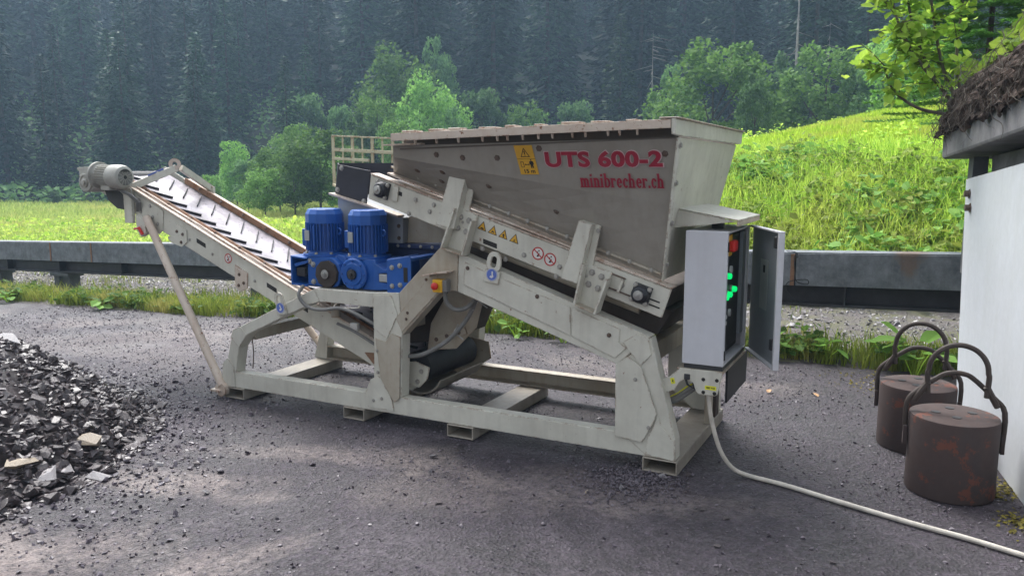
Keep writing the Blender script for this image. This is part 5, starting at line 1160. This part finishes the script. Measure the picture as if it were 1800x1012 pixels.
def leafy_mesh(seed, H=6.0, W=2.4, mat='leaf', n=6500, ls=(.10, .22), nclump=46):
    r = np.random.default_rng(seed); C = []
    while len(C) < nclump:
        p = r.uniform(-1, 1, 3)
        if (p**2).sum() < 1 and (p**2).sum() > .12: C.append(p)
    C = np.array(C); C[:, :2] *= W*(1-.35*np.maximum(C[:, 2:3], 0)); C[:, 2] = H*.56+C[:, 2]*H*.44; cr = r.uniform(.28, .62, nclump)*W*.62
    k = r.integers(0, nclump, n); d = r.normal(0, 1, (n, 3)); d /= np.linalg.norm(d, axis=1)[:, None]; rad = r.uniform(.35, 1, n)**.5
    P = C[k]+d*(cr[k]*rad)[:, None]*np.array([1, 1, .75]); P[:, 2] = np.maximum(P[:, 2], H*.06)
    global rng; keep = rng; rng = r; V, F = leaf_cloud(P, r.uniform(ls[0], ls[1], n), .55); rng = keep
    return np_mesh('crown', V, F, mat, 3), C
def limb_mesh(H, C, r0=.09):
    m = MB(); m.tube([(0, 0, -.5), (.05, .03, H*.25), (-.03, .05, H*.55), (0, 0, H*.82)], [r0, r0*.8, r0*.5, r0*.15], 7)
    for c in C[::4]:
        z = max(.15*H, c[2]*.55); m.tube([(0, 0, z), (c[0]*.5, c[1]*.5, z+(c[2]-z)*.45), tuple(c)], [r0*.4, r0*.28, r0*.08], 5)
    o = m.build('trunk', 'bark', smooth=True); me = o.data; bpy.data.objects.remove(o); return me
LEAFY = []
for k, m in enumerate(('leaf', 'leaf_dull', 'leaf', 'leaf_dull', 'leaf')):
    cm, C = leafy_mesh(300+k, 6.0, (2.3, 2.0, 2.7, 1.8, 2.2)[k], m); LEAFY.append((cm, limb_mesh(6.0, C)))
def plant_tree(name, pair, x, y, h, base, wid, label, cat, group, rot=0):
    z = float(ground(x, y)); t = empty(name, (x, y, z), label, cat, group); t.rotation_euler.z = rot; s = h/base; t.scale = (s*wid, s*wid, s)
    link('trunk', pair[1], t); link('crown', pair[0], t); return t
tr = random.Random(99)
# spruce wood on the far slope
cnt = 0; d = 50.5; row = 0
while d < 140:
    st = 5.2+(d-50)*.043; s = -.70*d+(row % 2)*st*.5
    while s < .68*d:
        ss, dd_ = s+tr.uniform(-1.6, 1.6), d+tr.uniform(-2, 2); x, y = from_valley(ss, dd_)
        k = ss/dd_
        # a grassy gap with bushes low on the slope, towards the middle
        if not (dd_ < 61 and -.22 < k < .12) and not (dd_ < 58 and -.05 < k < .34):
            h = tr.uniform(12.5, 19)*(1.12 if k > .1 else 1.0); h *= .72 if dd_ < 66 and k < -.2 else 1
            plant_tree('spruce_tree', CONS[tr.randrange(6)], x, y, h, 15, tr.uniform(.78, 1.12), 'dark green spruce '+('in the wood\'s front row' if dd_ < 62 else 'halfway up the slope' if dd_ < 92 else 'high up the hazy slope')+(' on the left, above the conveyor' if k < -.22 else ' in the middle, above the hopper' if k < .2 else ' on the right, above the grassy bank'), 'tree', 'spruces of the wood on the slope', tr.uniform(0, 6.3)); cnt += 1
        s += st*tr.uniform(.85, 1.2)
    d += st*.86; row += 1
print('spruces', cnt)
def at_valley(px, D): return from_valley((px-900)/1400*D, D)
def top_h(x, y, top, D): return 1.6+(300-top)/1400*D*1.0-float(ground(x, y))
x, y = at_valley(1085, 56); plant_tree('spruce_tree', CONL[0], x, y, top_h(x, y, 30, 56), 15, 1.0, 'lighter green spruce standing alone in front of the wood above the hopper', 'tree', None)
x, y = at_valley(290, 62); plant_tree('spruce_tree', CONS[1], x, y, top_h(x, y, 130, 62), 15, 1.25, 'broad dark spruce at the wood edge above the conveyor motor', 'tree', None)
# dead grey trunks at the wood edge on the right
for px, top, bot, r0, lb in ((1385, -60, 95, .16, 'tall pale bare trunk standing in the wood on the right'), (1140, 55, 150, .07, 'thin pale bare trunk in the wood right of the light spruce'), (1440, 40, 90, .06, 'short thin pale trunk right of the tall bare one')):
    D = 48.; x, y = at_valley(px, D); h = top_h(x, y, top, D); t = empty('dead_tree', (x, y, float(ground(x, y))), lb, 'tree')
    link('trunk', trunk_mesh(h, r0, 'bark_grey'), t); m = MB()
    for k in range(26):
        z = h*tr.uniform(.35, .97); a = tr.uniform(0, 6.3); L = tr.uniform(.5, 1.6); m.tube([(0, 0, z), (math.cos(a)*L, math.sin(a)*L, z-.25*L)], [.02, .006], 4)
    o = m.build('dead_branches', 'bark_grey'); o.parent = t; o['kind'] = 'stuff'
# broadleaved trees: column in the picture, distance, crown top, relative width, kind, words
BR_ = [(685,52,82,.95,0,'round green broadleaf behind the middle of the hopper top'), (742,46,128,.8,2,'bright round broadleaf tree just left of the hopper top'), (668,44,155,.8,0,'light green broadleaf left of the bright round one'),
 (606,50,172,.6,1,'small greyish broadleaf above the guard railing'), (770,56,75,.6,1,'narrow broadleaf squeezed between spruces above the hopper'), (845,50,142,.9,1,'grey-green broadleaf behind the left half of the hopper rim'),
 (800,44,190,.5,3,'low bush peeping over the left end of the hopper rim'), (545,52,152,.85,3,'bluish broadleaf tree standing out from the dark wood left of the railing'), (565,34,222,1.0,2,'large bushy light green tree directly left of the guard railing'),
 (495,36,255,.8,0,'light green bush between the conveyor and the railing'), (440,40,272,.8,1,'dull green bush behind the upper part of the conveyor'), (375,40,300,.7,0,'low bush just right of the lifting eye of the conveyor'),
 (228,55,232,.6,1,'small broadleaf at the wood edge above the conveyor motor'), (20,70,128,1.3,1,'big hazy broadleaf crown at the left edge of the picture'), (100,46,350,.7,3,'small shrub at the foot of the wood on the left'),
 (1245,38,72,1.15,0,'large broadleaf tree behind the right end of the hopper'), (1318,33,132,.55,3,'small pale broadleaf in front of the large one behind the hopper'), (1180,44,120,.7,1,'broadleaf half hidden behind the hopper corner'),
 (1440,38,66,1.1,2,'broad dense tree on the crest of the grassy bank'), (1530,36,58,.8,1,'darker broadleaf on the bank crest beside the near sapling'), (1375,42,100,.8,1,'dull green broadleaf filling the gap on the bank crest'),
 (630,38,245,.6,0,'bush showing through the bars of the guard railing'),
 (1150,40,165,.5,1,'low bush behind the hopper rim near its right corner'), (1010,52,165,.9,3,'low shrub thicket behind the hopper rim'), (925,50,178,.8,2,'light green thicket behind the middle of the hopper rim'), (1590,34,40,.9,0,'tree behind the near sapling at the upper right'), (520,33,268,.8,2,'bright bush beside the large bushy tree left of the railing'), (600,37,258,.7,0,'bright bush behind the left end of the guard railing'), (468,32,292,.7,0,'low bright bush over the middle of the conveyor'), (700,40,196,.7,2,'round bush behind the right end of the guard railing'), (640,42,200,.8,1,'dull green tree rising above the guard railing'), (420,44,238,.7,2,'light green broadleaf standing behind the middle of the conveyor'), (535,42,215,.8,0,'light broadleaf behind the large bushy tree left of the railing'), (785,48,165,.7,2,'light green broadleaf behind the left end of the hopper rim'), (320,44,312,.6,3,'low dull bush behind the conveyor head bail')]
for px, D, top, wd2, kind, lb in BR_:
    x, y = at_valley(px, D); h = max(1.0, top_h(x, y, top, D))
    plant_tree('broadleaf_tree', LEAFY[(kind+len(lb)) % 2*2 if kind in (0, 2) else (1, 3)[len(lb) % 2]], x, y, h, 6.0, min(1.5, wd2*max(.6, 4.2/h)**.5), lb, 'tree', 'broadleaved trees below the wood', tr.uniform(0, 6.3))

# ------------------------------------------------------------ sapling and young spruce growing on the slab
sr_ = random.Random(14); SB = Vector((4.63, 2.62, 1.98))
SP = empty('sapling', tuple(SB), 'young leafy sapling leaning out over the concrete slab at upper right', 'sapling')
camR = Vector((RX, RY_, 0)); camF = Vector((FX, FY, 0)); Up = Vector((0, 0, 1))
def rel(r, u, f): return camR*r+Up*u+camF*f
leaf_protos = []
for k in range(4):
    L = sr_.uniform(.9, 1.1); W = .30
    vs2 = [(0,0,0),(.22,W*.7,.03),(.5,W,.05),(.8,W*.62,.03),(1.05,0,-.06),(.8,-W*.62,.03),(.5,-W,.05),(.22,-W*.7,.03),(.5,0,-.02),(.25,0,0),(.78,0,-.03)]
    fs2 = [(0,9,1),(9,8,2),(9,2,1),(8,10,3),(8,3,2),(10,4,3),(10,5,4),(8,5,10),(8,6,5),(9,6,8),(9,7,6),(0,7,9)]
    me = np_mesh('leaf', np.array(vs2)*np.array([L, 1, 1+.5*k]), np.array(fs2), 'leaf_fresh' if k < 3 else 'leaf', 3); leaf_protos.append(me)
tips = []
main = [((0,0,0),(-.22,.22,.0),(-.38,.55,.05),(-.50,.90,.02),(-.60,1.06,-.05)), ((0,0,0),(-.14,.30,.08),(-.22,.65,.12),(-.30,.98,.1),(-.34,1.20,.1)), ((0,0,0),(-.22,.02,-.06),(-.42,.06,-.1),(-.58,.18,-.08),(-.66,.34,-.1)), ((0,0,0),(-.05,.35,.1),(-.02,.75,.15),(.02,1.1,.15)), ((-.20,.20,0),(-.42,.40,-.05),(-.58,.62,-.1),(-.66,.82,-.12))]
for bi, b in enumerate(main):
    pts = [rel(*p) for p in b]; path = smoothpath(pts, 5); n = len(path)
    MB().tube([SB+p for p in path], [.011*(1-.8*i/n)+.0035 for i in range(n)], 6).build('branch', 'twig', SP, smooth=True)
    if bi == 5: continue
    for i in range(n//4, n, 1):
        if bi == 2 and i < n*.6: continue
        for q in range(1):
            d0 = rel(sr_.uniform(-1, .5), sr_.uniform(-.2, .8), sr_.uniform(-.8, .8)).normalized(); L = sr_.uniform(.08, .24); e = path[i]+d0*L
            MB().tube([SB+path[i], SB+path[i]+d0*L*.5+Vector((0,0,.01)), SB+e], [.0045, .0038, .0028], 4).build('twig', 'twig', SP)
            for k in range(6): tips.append((path[i]+d0*L*(.10+.16*k), d0))
sr_.shuffle(tips); print('tips', len(tips))
for k, (p, d0) in enumerate(tips[:298]):
    o = link('leaf', leaf_protos[0 if sr_.random() < .75 else sr_.randrange(4)], SP, p); s = sr_.uniform(.06, .11); o.scale = (s, s, s)
    o.rotation_euler = (sr_.gauss(0, .4), sr_.gauss(.15, .4), sr_.uniform(0, 6.3))
n = 700; k_ = rng.integers(0, len(tips), n); P = np.array([tuple(tips[i][0]) for i in k_])+rng.normal(0, .035, (n, 3)); V, F = leaf_cloud(P, rng.uniform(.045, .09, n), .5)
tag(link('small_foliage', np_mesh('small_foliage', V, F, 'leaf_fresh', 3), SP), kind='stuff')
# young spruces with flat fresh boughs, standing just behind the shelter
sx_, sy_ = at_valley(1712, 7.3)
YS = empty('young_spruce', (sx_, sy_, float(ground(sx_, sy_))), 'fresh green young spruce rising behind the shelter beside the sapling', 'tree')
m = MB().tube([(0, 0, -.3), (0, 0, 4.4)], [.05, .01], 8).build('trunk', 'bark', smooth=True); m.parent = YS
r = np.random.default_rng(5); V, F = [], []; o_ = 0
for lv in range(27):
    z = 2.12+lv*.085; rad = 1.05*(1-lv/34.)
    for k in range(7):
        a = 2*PI*(k+r.uniform(-.3, .3))/7+lv; L = rad*r.uniform(.7, 1.1)
        for tw in range(9):
            q = .2+.8*tw/8; base = np.array([math.cos(a)*L*q, math.sin(a)*L*q, z-.18*L*q+.10*L*q*q])
            for sd_ in (-1, 0, 1):
                da = a+sd_*.85; tl = L*(1.05-q)*.45+.05
                for nn in range(7):
                    c = base+np.array([math.cos(da), math.sin(da), -.1])*tl*nn/7
                    for s2 in (-1, 1):
                        na = da+s2*.8; t_ = c+np.array([math.cos(na), math.sin(na), r.uniform(-.2, .5)])*.055; w_ = np.array([-math.sin(na), math.cos(na), 0])*.010
                        V += [c-w_, c+w_, t_]; F.append((o_, o_+1, o_+2)); o_ += 3
link('crown', np_mesh('crown', np.array(V), np.array(F), 'spruce_fresh', 3), YS)
sx_, sy_ = at_valley(1880, 8.2)
Y2 = empty('young_spruce', (sx_, sy_, float(ground(sx_, sy_))), 'second young spruce behind the shelter, cut by the right picture edge', 'tree'); Y2.rotation_euler.z = 1.1; Y2.scale = (1, 1, 1.1)
for ch in list(YS.children):
    c = ch.copy(); COL.objects.link(c); c.parent = Y2
# undergrowth at the foot of the wood
n = 16000; d = rng.uniform(47, 70, n); s_ = d*rng.uniform(-.72, .70, n); x, y = from_valley(s_, d)
P = np.stack([x, y, ground(x, y)+rng.uniform(.0, 1.1, n)], 1); V, F = leaf_cloud(P, rng.uniform(.18, .42, n), .6)
tag(link('undergrowth', np_mesh('undergrowth', V, F, 'leaf_dull', 3)), 'low green undergrowth along the foot of the wood', 'undergrowth', kind='stuff')
# low plants on the soil
n = 700; uu = rng.uniform(-.6, 2.2, n); ww = rng.uniform(-.05, .55, n); P = np.array([tuple(wpt(u, w, 1.865+(u+.78)*.0547+.28*min(1, max(0, (u+.8)/.55))**.7+rng.uniform(.02, .38)*(0.3+min(1, w*3)))) for u, w in zip(uu, ww)])
V, F = leaf_cloud(P, rng.uniform(.05, .12, n), .4)
tag(link('slab_weeds', np_mesh('slab_weeds', V, F, 'leaf_fresh', 3)), 'bright leafy weeds growing on the soil over the concrete slab', 'weeds', kind='stuff')

# moss by the wall and fallen leaves on the asphalt
n = 900; k_ = rng.integers(0, 5, n); cx = np.array([4.15, 4.36, 4.83, 4.90, 4.72])[k_]; cy = np.array([2.55, 2.35, .55, .15, 1.2])[k_]; sg = np.array([.16, .12, .05, .05, .04])[k_]
x = cx+rng.normal(0, 1, n)*sg; y = cy+rng.normal(0, 1, n)*sg*1.4; P = np.stack([x, y, asph_z(x, y)+rng.uniform(.002, .012, n)], 1); V, F = leaf_cloud(P, rng.uniform(.008, .022, n), .35)
leaf_mat('moss', (.07, .06, .012), (.20, .17, .03), .1)
tag(link('moss', np_mesh('moss', V, F, 'moss', 3)), 'ochre moss and litter on the asphalt near the white wall', 'moss', kind='stuff')
plain('dry_leaf', (.42, .25, .13), .8, var=.2)
for x, y, s, lb in ((3.48, 1.86, .045, 'dry tan leaf lying on the asphalt beside the cabinet door'), (3.78, 1.98, .050, 'pale dry leaf lying on the asphalt midway between door and weights')):
    V, F = leaf_cloud(np.array([[x, y, float(asph_z(x, y))+.012]]), np.array([s]), .15); tag(link('fallen_leaf', np_mesh('fallen_leaf', V, F, 'dry_leaf', 3)), lb, 'leaf')
# ------------------------------------------------------------ damp air
def haze():
    m = bpy.data.materials.new('haze'); m.use_nodes = True; t = m.node_tree; t.nodes.clear(); out = t.nodes.new('ShaderNodeOutputMaterial')
    v = t.nodes.new('ShaderNodeVolumePrincipled'); v.inputs['Color'].default_value = (.50, .74, 1.0, 1); v.inputs['Density'].default_value = HAZE; v.inputs['Anisotropy'].default_value = .3
    t.links.new(v.outputs[0], out.inputs['Volume']); MATS['haze'] = m
    o = MB().box(-265, 265, -65, 325, -4, 150).build('haze', 'haze'); tag(o, 'thin bluish damp haze hanging over the valley', 'haze', kind='stuff')
HAZE = .0017
haze()
